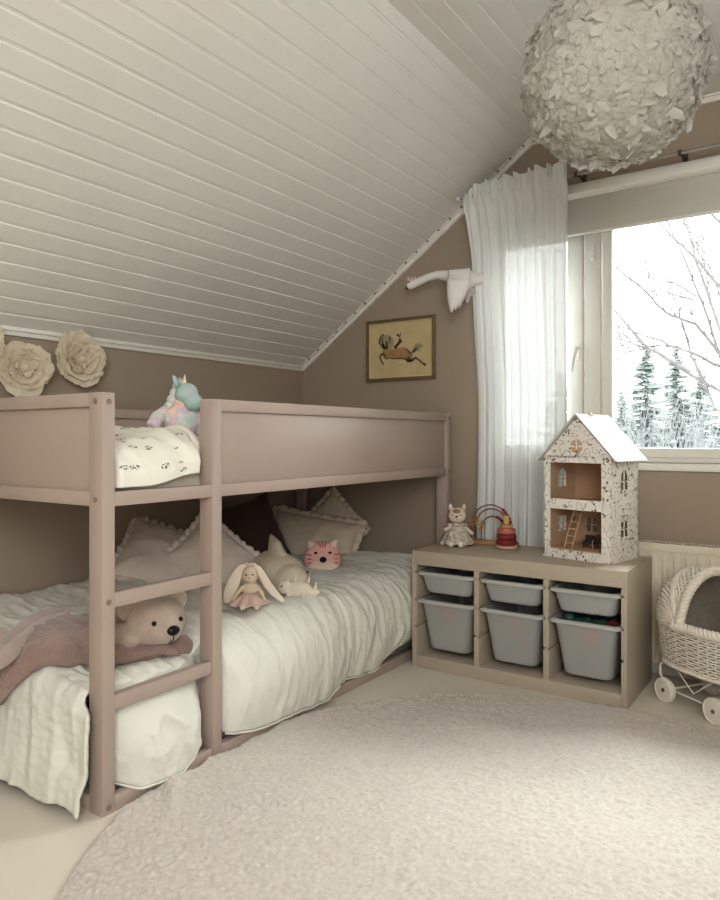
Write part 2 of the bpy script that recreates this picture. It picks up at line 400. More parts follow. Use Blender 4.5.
# ------------------------------------------------------------------ mattresses and bedding
m_lin = mat('white washed cotton', (222, 222, 213), .85, .02, 9, .25, 420, spec=.1, sheen=.15, bdist=.0006)
m_matt = mat('mattress ticking', (222, 216, 203), .85, .03, 14)
tag(MB().box(BX + .05, -.075, .06, BY - .05, .0, .20, .04).build('mattress', m_matt), 'thick white mattress on the floor under the lower bunk duvet', 'mattress')
tag(MB().box(BX + .05, -.07, .045, BY - .045, .859, .93, .03).build('mattress', m_matt), 'thin white mattress on the upper bunk behind the guard panel', 'mattress')

# lower duvet: X runs across the bed (grows toward the room), U along it (falls over the near end below .1)
HEM = [(-.2, .05), (.018, .074), (.136, .034), (.274, .022), (.327, .045), (.37, .075), (.43, .072), (.65, .034), (1.0, .026), (1.1, .058), (1.35, .036), (1.6, .10), (2.0, .16)]
def ridged(x, y, z): return 1 - abs(nz(x, y, z)) * 2
def duvet_top(x, y):
    z = .385 + .02 * sstep(.4, 1.6, y) + .02 * sstep(1.7, 1.95, y) - .035 * sstep(1.95, 2.05, y)
    z += .035 * sstep(-.45, -.9, x) * (1 - sstep(.9, 1.2, y)) - .055 * (1 - sstep(.36, .50, y)) * sstep(-.34, -.14, x) * sstep(-.05, .05, y)
    return z
XF, YN = -.135, .085
def duvet(X, U, off=0., wr=1.):
    R, Rn = .15, .12
    y = U; dz2 = 0; t2 = 0
    if U < YN:
        d = YN - U; t2 = min(1, d / (Rn * pi / 2))
        if d < Rn * pi / 2: y = YN - Rn * sin(d / Rn); dz2 = Rn * (1 - cos(d / Rn))
        else: y = YN - Rn - .10 * (d - Rn * pi / 2); dz2 = Rn + d - Rn * pi / 2
        if y < -.026: y = min(-.026, y + .032 * sstep(-.20, -.05, X) * t2 * (1 - sstep(.24, .36, d)))
    zt = duvet_top(X, max(U, 0))
    hem = pw(HEM, max(y, -.1)); x = X; dz1 = 0; t1 = 0
    if X > XF:
        d = X - XF; t1 = min(1, d / (R * pi / 2))
        if d < R * pi / 2: x = XF + R * sin(d / R); dz1 = R * (1 - cos(d / R))
        else:
            e = d - R * pi / 2; full = .44 - R * pi / 2; g = min(1, e / full)
            x = XF + R + .012 * sin(g * pi) - .015 * g; dz1 = R + (zt - hem - R) * g
    z = zt - max(dz1, dz2) - .35 * min(dz1, dz2)
    # puffed bulges between the posts, pinched where the posts stand
    if t1 > 0:
        x += t1 * (.012 * sin((y - .45) * 5) if y > .45 else 0)
        k = exp(-((y - .43) / .05) ** 2); x = min(x, lerp(9, -.078, 1) if abs(y - .4295) < .036 else 9)
        x -= .035 * k * t1
        if -.012 < y < .050: x = min(x, -.0605)
        elif y >= .062: x -= .06 * t1 * exp(-((y - .06) / .035) ** 2)
    # wrinkles: folds run down over the edge, softer puffs on top
    n = V((t1, -t2, 1.02 - max(t1, t2))).normalized()
    fl = .010 * ridged(X * 1.6 + 3, U * 13 + 1.2 * nz(X * 3, U * 2, 7), 1) + .008 * sstep(-.2, .5, nz(X * 3, U * 3, 21)) * ridged(X * 3 + U * 3, U * 24, 2) + .006 * ridged(X * 7 - U * 6, U * 15 + X * 5, 12) + .012 * nz(X * 3, U * 5, 3)
    fl2 = .012 * ridged(X * 11 + U, U * 1.5, 5) + .008 * nz(X * 22, U * 4, 6)
    w = wr * (fl * (1 - t2) + fl2 * t2 + .003 * nz(X * 40, U * 60, 8) + .014 * nz(X * 4.5, U * 4.5, 9))
    p = V((x, y, z)) + n * (w + off)
    if abs(y - .4295) < .036 and t1 > 0: p.x = min(p.x, -.072)
    if -.014 < p.y < .055: p.x = min(p.x, -.0605)
    if .04 < p.y < .405 and t1 > 0:
        bb = max(0., sin(pi * (p.y - .045) / .362)) ** .55; p.x = min(p.x, lerp(-.075, lerp(-.05, .045, sstep(.31, .14, p.z)), bb))
        p.x += (.009 * ridged(p.y * 13 + p.z * 6, p.z * 7, 31) + .009 * nz(p.y * 10, p.z * 10, 33) - .004) * bb * sstep(.29, .2, p.z)
    p.z = max(p.z, .018 + off); p.x = max(p.x, LW + .016)
    return p
def xmax(U): return lerp(lerp(-.012, -.05, sstep(-.052, -.026, U)), .30, sstep(.050, .066, U))
def duv(u, v):
    # near end drops further at the corner by the post, forming a tip
    Umin = lerp(-.338, -.305, sstep(.7, .95, v)) 
    return duvet(lerp(-.99, xmax(lerp(Umin, 2.03, u)), v), lerp(Umin, 2.03, u))
dv = MB(); dv.grid(420, 170, duv)
dvo = dv.build('duvet', m_lin, None, angle=0, mods=[('SOLIDIFY', dict(thickness=.012, offset=-1))])
tag(dvo, 'rumpled white duvet spread over the lower bunk and hanging past its rail', 'duvet')
pipe = MB()
for a, b in ((.062, .395), (.47, 1.97)):
    pts = [duvet(.305, lerp(a, b, k / 60)) for k in range(61)]; pipe.tube(pts, .0035, 6)
pipe.build('piping', m_lin, dvo)

# upper duvet with its sprig print
def print_mat():
    m = mat('sprig print cotton', (236, 233, 222), .85, .015, 9, .2, 300, spec=.1, bdist=.0006)
    N = m.node_tree.nodes; L = m.node_tree.links; b = N['Principled BSDF']
    tc = N.new('ShaderNodeTexCoord'); base = b.inputs['Base Color'].links[0].from_socket
    mp = N.new('ShaderNodeMapping'); mp.inputs['Scale'].default_value = (1, 1, 1); L.new(tc.outputs['UV'], mp.inputs[0])
    vo = N.new('ShaderNodeTexVoronoi'); vo.inputs['Scale'].default_value = 14; vo.inputs['Randomness'].default_value = .55; L.new(mp.outputs[0], vo.inputs['Vector'])
    nn = N.new('ShaderNodeTexNoise'); nn.inputs['Scale'].default_value = 120; nn.inputs['Detail'].default_value = 2; L.new(mp.outputs[0], nn.inputs['Vector'])
    a1 = N.new('ShaderNodeMath'); a1.operation = 'LESS_THAN'; a1.inputs[1].default_value = .24; L.new(vo.outputs['Distance'], a1.inputs[0])
    a2 = N.new('ShaderNodeMath'); a2.operation = 'GREATER_THAN'; a2.inputs[1].default_value = .53; L.new(nn.outputs[0], a2.inputs[0])
    a3 = N.new('ShaderNodeMath'); a3.operation = 'MULTIPLY'; L.new(a1.outputs[0], a3.inputs[0]); L.new(a2.outputs[0], a3.inputs[1])
    mx = N.new('ShaderNodeMix'); mx.data_type = 'RGBA'; L.new(a3.outputs[0], mx.inputs[0]); L.new(base, mx.inputs[6]); mx.inputs[7].default_value = (*lin((72, 66, 56)), 1)
    L.new(mx.outputs[2], b.inputs['Base Color']); return m
m_print = print_mat()
ULEN = 1.0
def uduv(u, v):
    s = v; y = lerp(.048, ULEN, u)
    if s < .45: X = lerp(-.93, -.16, s / .45); z = 1.03; x = X; t = 0
    else:
        d = (s - .45) / .55 * .27; R = .10
        if d < R * pi / 2: x = -.16 + R * sin(d / R); z = 1.03 - R * (1 - cos(d / R)); t = d / (R * pi / 2)
        elif d < R * pi / 2 + .036: x = -.06; z = 1.03 - R - (d - R * pi / 2); t = 1
        else: q = (d - R * pi / 2 - .036) / .077; x = -.06 - .055 * q; z = .894 - .006 * sin(pi * q); t = 1 - q
    bump = sstep(.044, .075, y) * (1 - sstep(.365, .402, y))
    x += t * .042 * bump - t * .03 * (1 - bump)
    # the free end rounds down toward the ladder post
    z += .03 * sstep(.15, .36, y) * (1 - sstep(.40, .5, y))
    w = .010 * ridged(x * 4, y * 10 + 2.5 * z, 4) + .012 * nz(x * 6, y * 6, z * 6) + .005 * nz(x * 25, y * 25, z * 22)
    n = V((t, 0, 1.01 - t)).normalized(); p = V((x, y, z)) + n * w
    p.z = max(p.z, .888)
    if .40 < p.y < .46: p.x = min(p.x, -.075)
    p.x = min(p.x, -.008 if .046 < p.y < .404 else -.04)
    return p
ud = MB(); ud.grid(190, 110, uduv)
uo = ud.build('duvet', m_print, None, angle=0, mods=[('SOLIDIFY', dict(thickness=.02, offset=-1))], fix=True)
uvl = uo.data.uv_layers.new(name='print')
for lp in uo.data.loops:
    i = lp.vertex_index; uvl.data[lp.index].uv = ((i // 110) / 189 * .95, (i % 110) / 109 * 1.08)
tag(uo, 'white duvet with small dark sprigs bulging out of the upper bunk opening', 'duvet')

# ------------------------------------------------------------------ cushions
def pillow(parent, w, h, t, m, seed, ruffle=0., pinch=.10, wr=1.):
    def prof(a): return max(0., 1 - abs(a) ** 2.6) ** .55
    def edge(a, b): # pull the edges in between the corners
        return a * (w / 2) * (1 - pinch * (1 - b * b) * abs(a) ** 3), b * (h / 2) * (1 - pinch * (1 - a * a) * abs(b) ** 3)
    mb = MB()
    for sg in (1, -1):
        def f(u, v):
            a, b = 2 * u - 1, 2 * v - 1; x, y = edge(a, b); k = prof(a) * prof(b)
            z = sg * t / 2 * k
            q = k * wr * (.012 * ridged(x * 5 + seed, y * 5, seed) + .008 * nz(x * 14, y * 14, seed + 2) + .012 * nz(x * 4, y * 4, seed + 5)) * min(1, t * 9)
            rad = sqrt(a * a + b * b); q += wr * .005 * sin(atan2(b, a) * 16 + seed) * sstep(.5, 1.2, rad) * k ** .5
            return V((x, y, z + sg * q * (1 if k > .001 else 0) + .014 * nz(x * 3, y * 3, seed + 9)))
        mb.grid(44, 44, f)
    o = mb.build('pillow', m, parent, angle=0); o.name = 'cover'
    if ruffle:
        per = []
        for k in range(4):
            for i in range(50):
                a = -1 + 2 * i / 50; per.append(((a, -1), (1, a), (-a, 1), (-1, -a))[k])
        n = len(per); rb = MB(); J = 4
        def rf(u, v):
            i = int(round(u * n)) % n; a, b = per[i]; x, y = edge(a, b); d = V((x, y, 0))
            e = V((a if abs(a) > .999 else 0, b if abs(b) > .999 else 0, 0)).normalized() if not (abs(a) > .9 and abs(b) > .9) else V((a, b, 0)).normalized()
            z = .014 * nz(x * 3, y * 3, seed + 9)
            wv = sin(i * 1.0 + 2.5 * nz(i * .17, seed)) * .008 * v + .007 * nz(i * .6, v * 2, seed) * v
            L_ = ruffle * (1 + .25 * nz(i * .5, seed, 3))
            return V((x, y, z)) + e * (L_ * v - .004) + V((0, 0, wv)) + V((-e.y, e.x, 0)) * .003 * sin(i * .9) * v
        vs = [rf(i / n, j / (J - 1)) for i in range(n) for j in range(J)]
        fs = [(i * J + j, ((i + 1) % n) * J + j, ((i + 1) % n) * J + j + 1, i * J + j + 1) for i in range(n) for j in range(J - 1)]
        rb.add(vs, fs); rb.build('ruffle', m, parent, angle=0, mods=[('SOLIDIFY', dict(thickness=.0015))])
    return o
m_pw = mat('pale cushion linen', (230, 221, 212), .9, .03, 8, .3, 380, spec=.08, bdist=.0006)
m_pb = mat('beige cushion linen', (212, 199, 180), .9, .03, 8, .3, 380, spec=.08, bdist=.0006)
m_pd = mat('dark brown velvet', (78, 58, 52), .85, .06, 8, .3, 380, spec=.1, sheen=.2, bdist=.0006)
def cushion(label, loc, n, roll, w, h, t, m, seed, ruffle=0., up=(0, 0, 1), **k):
    T = thing('cushion', label, 'cushion', M=frame(loc, n, up, radians(roll)), group=None); pillow(T, w, h, t, m, seed, ruffle, **k); return T
# cushions of the lower bunk
cushion('pale ruffled cushion lying back at the wall behind the upper ladder rung', (-.815, .895, .515), (.55, -.30, .78), 62, .36, .36, .12, m_pw, 1.3, .032)
cushion('pale ruffled cushion seen behind the ladder post, one corner pointing up', at(211, 558, x=-.64), (.72, -.45, .42), 44, .29, .31, .13, m_pw, 4.1, .028)
cushion('dark brown plain square cushion leaning between the pale cushions', (-.83, 1.46, .545), (.85, -.35, .35), 14, .38, .36, .12, m_pd, 7.7)
cushion('beige ruffled cushion behind the pink round cat cushion', at(311, 546, y=1.84), (.40, -.72, .48), -10, .50, .36, .14, m_pb, 2.2, .035)
cushion('beige ruffled cushion in the far corner of the bunk with its peak up', at(331, 527, y=2.035), (.30, -.93, .15), 44, .30, .30, .08, m_pb, 9.4, .028)

# ------------------------------------------------------------------ plush helpers
def plush(name, m, parent, blobs=(), tubes=(), vox=.006, it=5):
    mb = MB()
    for b in blobs: mb.ell(b[0], b[1], b[2] if len(b) > 2 else None, 16, 10)
    for t in tubes: mb.tube(t[0], t[1], 12)
    return mb.build(name, m, parent, angle=0, mods=REM(vox, it))
E3 = lambda x, y, z: Euler((radians(x), radians(y), radians(z)))

# big sleepy bear plush on the duvet (local frame: face looks along -y, z up)
m_bear = mat('bear plush', (182, 166, 152), .95, .08, 30, .6, 260, spec=.05, sheen=.5, bdist=.004)
m_bear2 = mat('bear plush light', (224, 208, 194), .95, .06, 30, .6, 260, spec=.05, sheen=.5, bdist=.004)
m_blk = mat('black plush nose', (22, 20, 20), .35, .05)
bp = at(156.5, 620.5, z=.455)
bear = thing('bear_plush', 'big beige bear plush lying on the duvet, chin on the mauve blanket', 'plush toy', bp, (0, 0, radians(76)), scale=.86)
plush('body', m_bear, bear, [((0, 0, 0), (.112, .10, .088)), ((.0, -.068, -.022), (.062, .06, .048)), ((.05, .19, -.03), (.12, .17, .09)), ((-.10, .05, -.05), (.05, .09, .045)), ((.12, .16, -.06), (.05, .1, .04))], vox=.008)
for sx in (-1, 1):
    e = plush('ear', m_bear, bear, [((sx * .098, .03, .052), (.04, .022, .045), E3(0, sx * 30, 0))], vox=.005, it=3)
    MB().ell((sx * .052, -.088, .014), .0085).build('eye', m_blk, bear)
MB().ell((.003, -.128, -.012), (.024, .014, .018)).build('nose', m_blk, bear)
MB().tube([(.003, -.13, -.028), (.002, -.128, -.045), (-.012, -.122, -.054)], .002, 6).build('mouth', m_blk, bear)

# mauve fluffy robe draped toward the near end, its sleeve reaching under the bear
m_fur = mat('mauve faux fur', (148, 126, 117), .95, .2, 9, .8, 170, spec=.05, sheen=.5, bdist=.008, c2=(174, 150, 140), thr=(.35, .7))
m_fur2 = mat('mauve fur underside', (186, 170, 160), .95, .1, 12, .5, 200, spec=.05, sheen=.5, bdist=.004)
front = [(-.62, -.31), (-.50, -.20), (-.36, -.09), (-.24, .03), (-.17, .12), (-.12, .22), (-.075, .335)]
backc = [(-.86, -.31), (-.70, -.18), (-.56, -.06), (-.52, .07), (-.52, .21), (-.36, .29), (-.20, .36)]
def cr_(tab, t):
    k = t * (len(tab) - 1); i = min(len(tab) - 2, int(k)); f = k - i
    return [lerp(tab[i][c], tab[i + 1][c], f) for c in (0, 1)]
def blk(u, v):
    a = cr_(front, u); b = cr_(backc, u); X = lerp(a[0], b[0], v); U = lerp(a[1], b[1], v)
    v2 = v; e = min(v, 1 - v) * 6; e = min(1, e); e2 = min(1, (1 - u) * 14)
    o = .016 + .030 * (e * e2) ** .5 * (1 + .4 * sstep(.55, .9, u)) + .009 * nz(X * 9, U * 9, 3) + .004 * nz(X * 40, U * 40, 1)
    return duvet(X, U, o, 1.)
bk = MB(); bk.grid(110, 50, blk)
bko = bk.build('robe', m_fur, None, angle=0, mods=[('SOLIDIFY', dict(thickness=.012, offset=-1))])
tag(bko, 'mauve faux fur blanket thrown over the near end of the lower bunk', 'robe')
arm = [at(96, 656, x=-.215), at(116, 654, x=-.185), at(138, 651, x=-.16), at(160, 648.5, x=-.14), at(178, 646, x=-.125), at(191, 644.5, x=-.115)]
am = MB(); n_ = 40
def armf(u, v):
    k = u * (len(arm) - 1); i = min(len(arm) - 2, int(k)); p = arm[i].lerp(arm[i + 1], k - i); t = (arm[i + 1] - arm[i]).normalized(); sx = t.cross(V((0, 0, 1))).normalized(); upv = sx.cross(t)
    r = .034 * min(1, (1 - u) * 9 + .12) ** .5 * (1 + .10 * nz(u * 9, cos(2 * pi * v), 2)); return p + sx * cos(2 * pi * v) * r * 1.15 + upv * sin(2 * pi * v) * r * .95
am.grid(60, 24, armf, cv=True); am.add([armf(1, j / 24) for j in range(24)], [tuple(range(24))])
am.build('robe_sleeve', m_fur, bko, angle=0)
def edge_fold(name, pts, r, flat):
    q = [at(a, b - 4, x=c) + V((0, 0, .018)) for a, b, c in pts]; fine = []
    for k in range(41):
        t = k / 40 * (len(q) - 1); i = min(len(q) - 2, int(t)); fine.append(q[i].lerp(q[i + 1], t - i) + V((0, 0, .004 * nz(k * .3, 2))))
    for _ in range(6): fine = [fine[0]] + [(a + b * 2 + c) / 4 for a, b, c in zip(fine, fine[1:], fine[2:])] + [fine[-1]]
    MB().tube(fine, [r * (.55 + .45 * min(1, min(k, 40 - k) / 8)) for k in range(41)], 12, flat=flat).build(name, m_fur2, bko, angle=0)
edge_fold('turned_edge', [(-14, 684, -.30), (8, 664, -.36), (28, 647, -.43), (46, 633, -.49), (68, 624, -.50)], .024, 1.2)
edge_fold('turned_edge', [(-14, 668, -.36), (6, 652, -.43), (24, 637, -.50), (42, 625, -.55), (62, 620, -.56)], .022, 1.2)
MB().lathe([(.020, 0), (.034, .004), (.036, .05), (.030, .05), (.026, .01), (.0, .006)], c=at(4, 640, x=-.50), seg=24, M=Euler((radians(70), 0, radians(-35))).to_matrix()).build('cuff', m_fur2, bko, angle=50)
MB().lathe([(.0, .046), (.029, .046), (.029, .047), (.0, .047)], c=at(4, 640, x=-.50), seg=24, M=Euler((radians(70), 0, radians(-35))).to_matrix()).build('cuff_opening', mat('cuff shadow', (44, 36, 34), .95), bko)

# shark-shaped cream cushion, fin up
m_cream = mat('cream knit', (216, 206, 188), .92, .04, 14, .5, 300, spec=.06, bdist=.002)
sp_ = at(279, 573, x=-.36)
sh = thing('shark_plush', 'cream shark plush with an upright fin beside the brown cushion', 'plush toy', sp_, (0, 0, radians(62)), scale=1.2)
plush('body', m_cream, sh, [((0, 0, 0), (.085, .15, .075)), ((.0, .06, .0), (.08, .1, .075)), ((.0, -.1, -.01), (.065, .1, .06))], vox=.007)
plush('fin', m_cream, sh, tubes=[([(0, .02, .03), (0, .05, .085), (-.0, .09, .13)], [.09, .055, .008])], vox=.005, it=3).data.transform(Matrix.Diagonal((.35, 1, 1, 1)))
MB().tube([(.07, -.10, .015), (.078, -.07, .005), (.085, -.035, -.005)], .004, 6).build('seam', m_dark, sh)

# round pink cat-face cushion
m_pink = mat('pink cat cushion', (224, 178, 170), .9, .06, 18, .4, 300, spec=.06, bdist=.002)
m_pinkl = mat('pale muzzle', (226, 204, 190), .9, .04, 18, .4, 300, spec=.06, bdist=.002)
m_stripe = mat('rose stripe', (192, 118, 114), .9, .05)
cp = at(322.5, 559, x=-.42)
cc = thing('cat_face_cushion', 'round pink cat face cushion with black nose and rosy stripes', 'cushion', M=frame(cp, (.62, -.72, .25), (0, 0, 1)))
def disc(r, t, y0=-2., y1=2., dz=0., sx=1.):
    mb = MB()
    mb.ell((0, 0, dz), (r * sx, r, t), seg=36, rings=18); return mb
disc(.086, .042, sx=1.04).build('face', m_pink, cc, angle=0)
MB().ell((0, -.036, .010), (.072, .048, .038), seg=30, rings=16).build('muzzle', m_pinkl, cc, angle=0)
for s in (-1, 1):
    plush('ear', m_pinkl, cc, tubes=[([(s * .048, .060, 0), (s * .062, .083, 0), (s * .070, .098, 0)], [.026, .017, .004])], vox=.004, it=3)
    MB().ell((s * .034, .026, .036), (.009, .006, .005)).build('eye', m_blk, cc)
    for k in range(3):
        MB().tube([(s * (.084 - .004 * k), .022 - .024 * k, .006), (s * .068, .018 - .02 * k, .027), (s * .052, .016 - .018 * k, .034)], [.003, .004, .002], 6).build('stripe', m_stripe, cc)
for k in (-1, 0, 1): MB().tube([(.016 * k, .084 - abs(k) * .004, .008), (.013 * k, .066, .028), (.01 * k, .052, .036)], [.003, .004, .002], 6).build('stripe', m_stripe, cc)
MB().ell((0, -.008, .046), (.017, .014, .012)).build('nose', m_blk, cc)

# bunny doll with long ears and a pink skirt, sitting against the pale cushion
m_bun = mat('bunny linen', (206, 192, 170), .92, .04, 20, .4, 350, spec=.06, bdist=.001)
m_bunin = mat('bunny ear lining', (222, 212, 196), .92, .03, 20)
m_skirt = mat('pink tulle skirt', (208, 180, 170), .85, .06, 20)
rp = at(250, 605, z=duvet_top(-.15, .75) + .022)
ra_ = thing('bunny_doll', 'linen bunny doll with long drooping ears and pink skirt by the ladder post', 'doll', rp, (0, 0, radians(38)))
plush('body', m_bun, ra_, [((0, 0, .112), (.03, .03, .036)), ((0, -.018, .102), (.017, .018, .016)), ((0, 0, .05), (.025, .022, .045))],
      [([(-.02, 0, .072), (-.045, -.015, .05), (-.06, -.03, .02)], [.009, .009, .008]), ([(.02, 0, .072), (.045, -.015, .05), (.058, -.03, .02)], [.009, .009, .008]),
       ([(-.012, -.01, .018), (-.015, -.06, .012), (-.02, -.10, .012)], [.011, .010, .010]), ([(.012, -.01, .018), (.02, -.06, .012), (.035, -.098, .012)], [.011, .010, .010])], vox=.0045, it=4)
for s, pts, wd in ((-1, [(-.012, 0, .145), (-.03, .0, .150), (-.05, -.005, .11), (-.072, -.012, .06), (-.088, -.02, .004)], [.006, .012, .022, .030, .014]),
                   (1, [(.012, 0, .145), (.03, -.0, .145), (.05, -.01, .10), (.085, -.02, .05), (.135, -.03, .012)], [.006, .012, .017, .018, .008])):
    mb = MB(); mb.tube(pts, wd, 10, flat=.25); mb.build('ear', m_bunin, ra_, angle=0, mods=[('SUBSURF', dict(levels=1, render_levels=1))])
def skf(u, v):
    a = 2 * pi * u; r = lerp(.022, .072, v ** .8) * (1 + .10 * sin(a * 9) * v); return V((r * cos(a), r * sin(a) * .85 - .028 * v, lerp(.052, .014, v ** .7) + .004 * sin(a * 9 + 1) * v))
MB().grid(72, 8, skf, cu=True).build('skirt', m_skirt, ra_, angle=0, mods=[('SOLIDIFY', dict(thickness=.002))])
for s in (-1, 1): MB().ell((s * .012, -.029, .118), .003).build('eye', m_blk, ra_)
MB().ell((0, -.037, .106), (.004, .003, .003)).build('nose', mat('rosy nose', (190, 130, 120)), ra_)
MB().ell((-.01, .005, .15), (.012, .008, .008)).ell((.01, .005, .15), (.012, .008, .008)).ell((0, .003, .15), .006).build('bow', m_skirt, ra_)

# small cream dinosaur plush with spikes
dp = at(298, 589, x=-.15)
di = thing('dinosaur_plush', 'small cream dinosaur plush with soft spikes lying in front of the shark', 'plush toy', dp, (0, 0, radians(28)), scale=.92)
plush('body', m_bunin, di, [((0, 0, 0), (.062, .036, .04)), ((-.055, -.004, .008), (.036, .032, .034)), ((.06, 0, -.012), (.04, .02, .02))],
      [([(-.03, -.02, -.01), (-.038, -.035, -.032)], [.014, .012]), ([(.03, -.02, -.01), (.032, -.038, -.032)], [.015, .012])], vox=.005, it=3)
for k in range(6):
    x = -.075 + .03 * k; z = .036 + .008 * (1 - ((k - 2.5) / 2.5) ** 2) - .02 * (k > 4)
    MB().cyl((x, .0, z - .012), (x + .006, .0, z + .016), .010, .002, 10).build('spike', m_bunin, di)
MB().ell((-.066, -.034, .018), .0035).build('eye', m_dark, di)

# pastel unicorn plush on the upper bunk, seen from behind
def tiedye():
    m = mat('pastel tie dye', (214, 186, 184), .95, .1, 7, .5, 260, spec=.05, sheen=.3, bdist=.003)
    r = [n for n in m.node_tree.nodes if n.type == 'VALTORGB'][0].color_ramp
    r.elements[0].color = (*lin((226, 176, 168)), 1); r.elements[0].position = .3
    r.elements[1].color = (*lin((178, 206, 200)), 1); r.elements[1].position = .66
    for p, c in ((.40, (232, 206, 190)), (.48, (205, 190, 208)), (.56, (222, 214, 206))):
        e = r.elements.new(p); e.color = (*lin(c), 1)
    [n for n in m.node_tree.nodes if n.type == 'TEX_NOISE'][0].inputs['Scale'].default_value = 17
    return m
m_tie = tiedye(); m_tieb = mat('pastel teal plush', (176, 202, 194), .95, .08, 20, .5, 260, spec=.05, c2=(206, 190, 204), thr=(.45, .7), bdist=.003)
up_ = at(181, 426, x=-.30)
un = thing('unicorn_plush', 'pastel tie dye unicorn plush sitting on the sprigged duvet', 'plush toy', up_, (0, 0, radians(35)))
plush('body', m_tie, un, [((0, 0, .02), (.062, .052, .062)), ((.008, 0, .065), (.042, .04, .04))],
      [([(-.045, -.02, .055), (-.07, -.045, .03), (-.085, -.07, -.005)], [.022, .026, .024]), ([(.05, .02, .05), (.065, .03, .01), (.07, .04, -.03)], [.02, .024, .024])], vox=.006, it=4)
plush('head', m_tieb, un, [((.022, -.006, .115), (.042, .046, .040)), ((.05, -.03, .085), (.034, .036, .032))], vox=.006, it=4)
MB().cyl((.012, .0, .15), (.014, -.002, .186), .009, .0012, 12).build('horn', mat('cream horn', (236, 222, 196), .6), un)
for s in (-1, 1): MB().tube([(.0 + .004 * s, .03 * s, .14), (-.012, .04 * s, .165), (-.018, .045 * s, .178)], [.014, .011, .002], 8, flat=.5).build('ear', m_tieb, un, angle=0)
for k in range(4): MB().ell((-.012 - .01 * k, .004, .142 - .024 * k), (.02, .018, .02)).build('mane_tuft', m_tie, un, angle=0)
# ================================================================== storage unit with bins
m_store = mat('greige storage paint', (180, 169, 153), .5, .025, 6, .05, 120, spec=.3, bdist=.001)
TX0, TX1, TY0, TY1, TH = .045, .985, 1.600, 2.025, .525
st = thing('storage_unit', 'greige low toy storage unit with three columns of bins under the window', 'storage unit')
MB().box(TX0 + .012, TX1 - .012, TY0, TY1, .462, TH, .001).build('top', m_store, st)
SW = .022
GR = (.182, .303, .428)                                       # groove heights
def upright(x0, x1, core, name):
    mb = MB(); zs = [.05] + [g for g in GR] + [.462]
    cx = (core[0], core[1]); mb.box(cx[0], cx[1], TY0 + (0 if name == 'side_panel' else .004), TY1, 0.0 if name == 'side_panel' else .05, TH if name == 'side_panel' else .462, .001)
    for a, b in zip(zs, zs[1:]):
        mb.box(core[1] if name == 'side_panel' and x0 < .1 else x0, core[0] if name == 'side_panel' and x1 > .9 else x1, TY0 + .001, TY1 - .01, a + (.005 if a > .05 else (-.05 if name == 'side_panel' else 0)), b - (.005 if b < .46 else 0), .0015)
    return mb.build(name, m_store, st)
upright(TX0, TX0 + SW, (TX0, TX0 + .012), 'side_panel'); upright(TX1 - SW, TX1, (TX1 - .012, TX1), 'side_panel')
IW = (TX1 - TX0 - 2 * SW - 2 * .024) / 3
cols = []
x = TX0 + SW
for i in range(3):
    cols.append((x, x + IW)); x += IW
    if i < 2: upright(x, x + .024, (x + .007, x + .017), 'divider'); x += .024
MB().box(TX0 + SW, TX1 - SW, TY0, TY1, 0.0, .055, .002).build('plinth', m_store, st)
MB().box(TX0 + SW, TX1 - SW, TY1 - .008, TY1, .055, .462, 0).build('back_panel', m_store, st)

m_bin = mat('frosted grey plastic', (166, 168, 166), .38, .04, 3, spec=.4, subs=.0)
m_binp = mat('frosted plastic with pink showing through', (166, 168, 166), .38, .0, 9, spec=.4, c2=(178, 162, 158), thr=(.52, .70))
m_rim = mat('bin rim plastic', (180, 180, 176), .35, .02, 3, spec=.4)
def rrect(hx, hy, r, n=5):
    out = []
    for cx, cy, a0 in ((hx - r, hy - r, 0), (-hx + r, hy - r, 90), (-hx + r, -hy + r, 180), (hx - r, -hy + r, 270)):
        for k in range(n + 1):
            a = radians(a0 + 90 * k / n); out.append((cx + r * cos(a), cy + r * sin(a)))
    return out
def loft(rings):
    mb = MB(); n = len(rings[0]); vs = [p for r in rings for p in r]
    fs = [(i * n + k, i * n + (k + 1) % n, (i + 1) * n + (k + 1) % n, (i + 1) * n + k) for i in range(len(rings) - 1) for k in range(n)]
    fs.append(tuple(range(n))[::-1]); mb.add(vs, fs); return mb
def bin_(cx, ztop, h, lab, m, ruler):
    w2 = .128; d2 = .198; t = thing('storage_bin', lab, 'storage bin', (cx, TY0 + .20, ztop - h))
    rg = lambda hx, hy, r, z: [V((a, b, z)) for a, b in rrect(hx, hy, r)]
    k = .030 if h > .15 else .016
    body = loft([rg(w2 - k - .012, d2 - k - .012, .03, .0), rg(w2 - k - .003, d2 - k - .003, .035, .004), rg(w2 - k, d2 - k, .036, .014), rg(w2 - k * .15, d2 - k * .15, .03, h - .014), rg(w2, d2, .03, h - .006), rg(w2 - .004, d2 - .004, .028, h - .006), rg(w2 - k - .004, d2 - k - .004, .034, .008)])
    n = len(rrect(1, 1, .1)); body.f.append(tuple(range(6 * n, 7 * n))); body.m.append(0)
    body.build('tub', m, t, angle=50)
    rm = MB(); n = len(rrect(1, 1, .1)); R4 = []
    hx = IW / 2 + .001; hy = d2 + .008
    for sx, sz in ((hx, h - .014), (hx + .001, h - .004), (hx - .002, h), (w2 - .004, h), (w2 - .004, h - .008), (hx - .004, h - .008)):
        R4.append([V((a, b, sz)) for a, b in rrect(sx, hy - (hx - sx), .028)])
    vs = [p for r in R4 for p in r]; fs = [(i * n + q, i * n + (q + 1) % n, ((i + 1) % 6) * n + (q + 1) % n, ((i + 1) % 6) * n + q) for i in range(6) for q in range(n)]
    rm.add(vs, fs); rm.build('rim', m_rim, t, angle=50)
    return t
names = ('left', 'middle', 'right')
pos = ('beside the loft bed, left column', 'in the middle column', 'in the right column below the dollhouse')
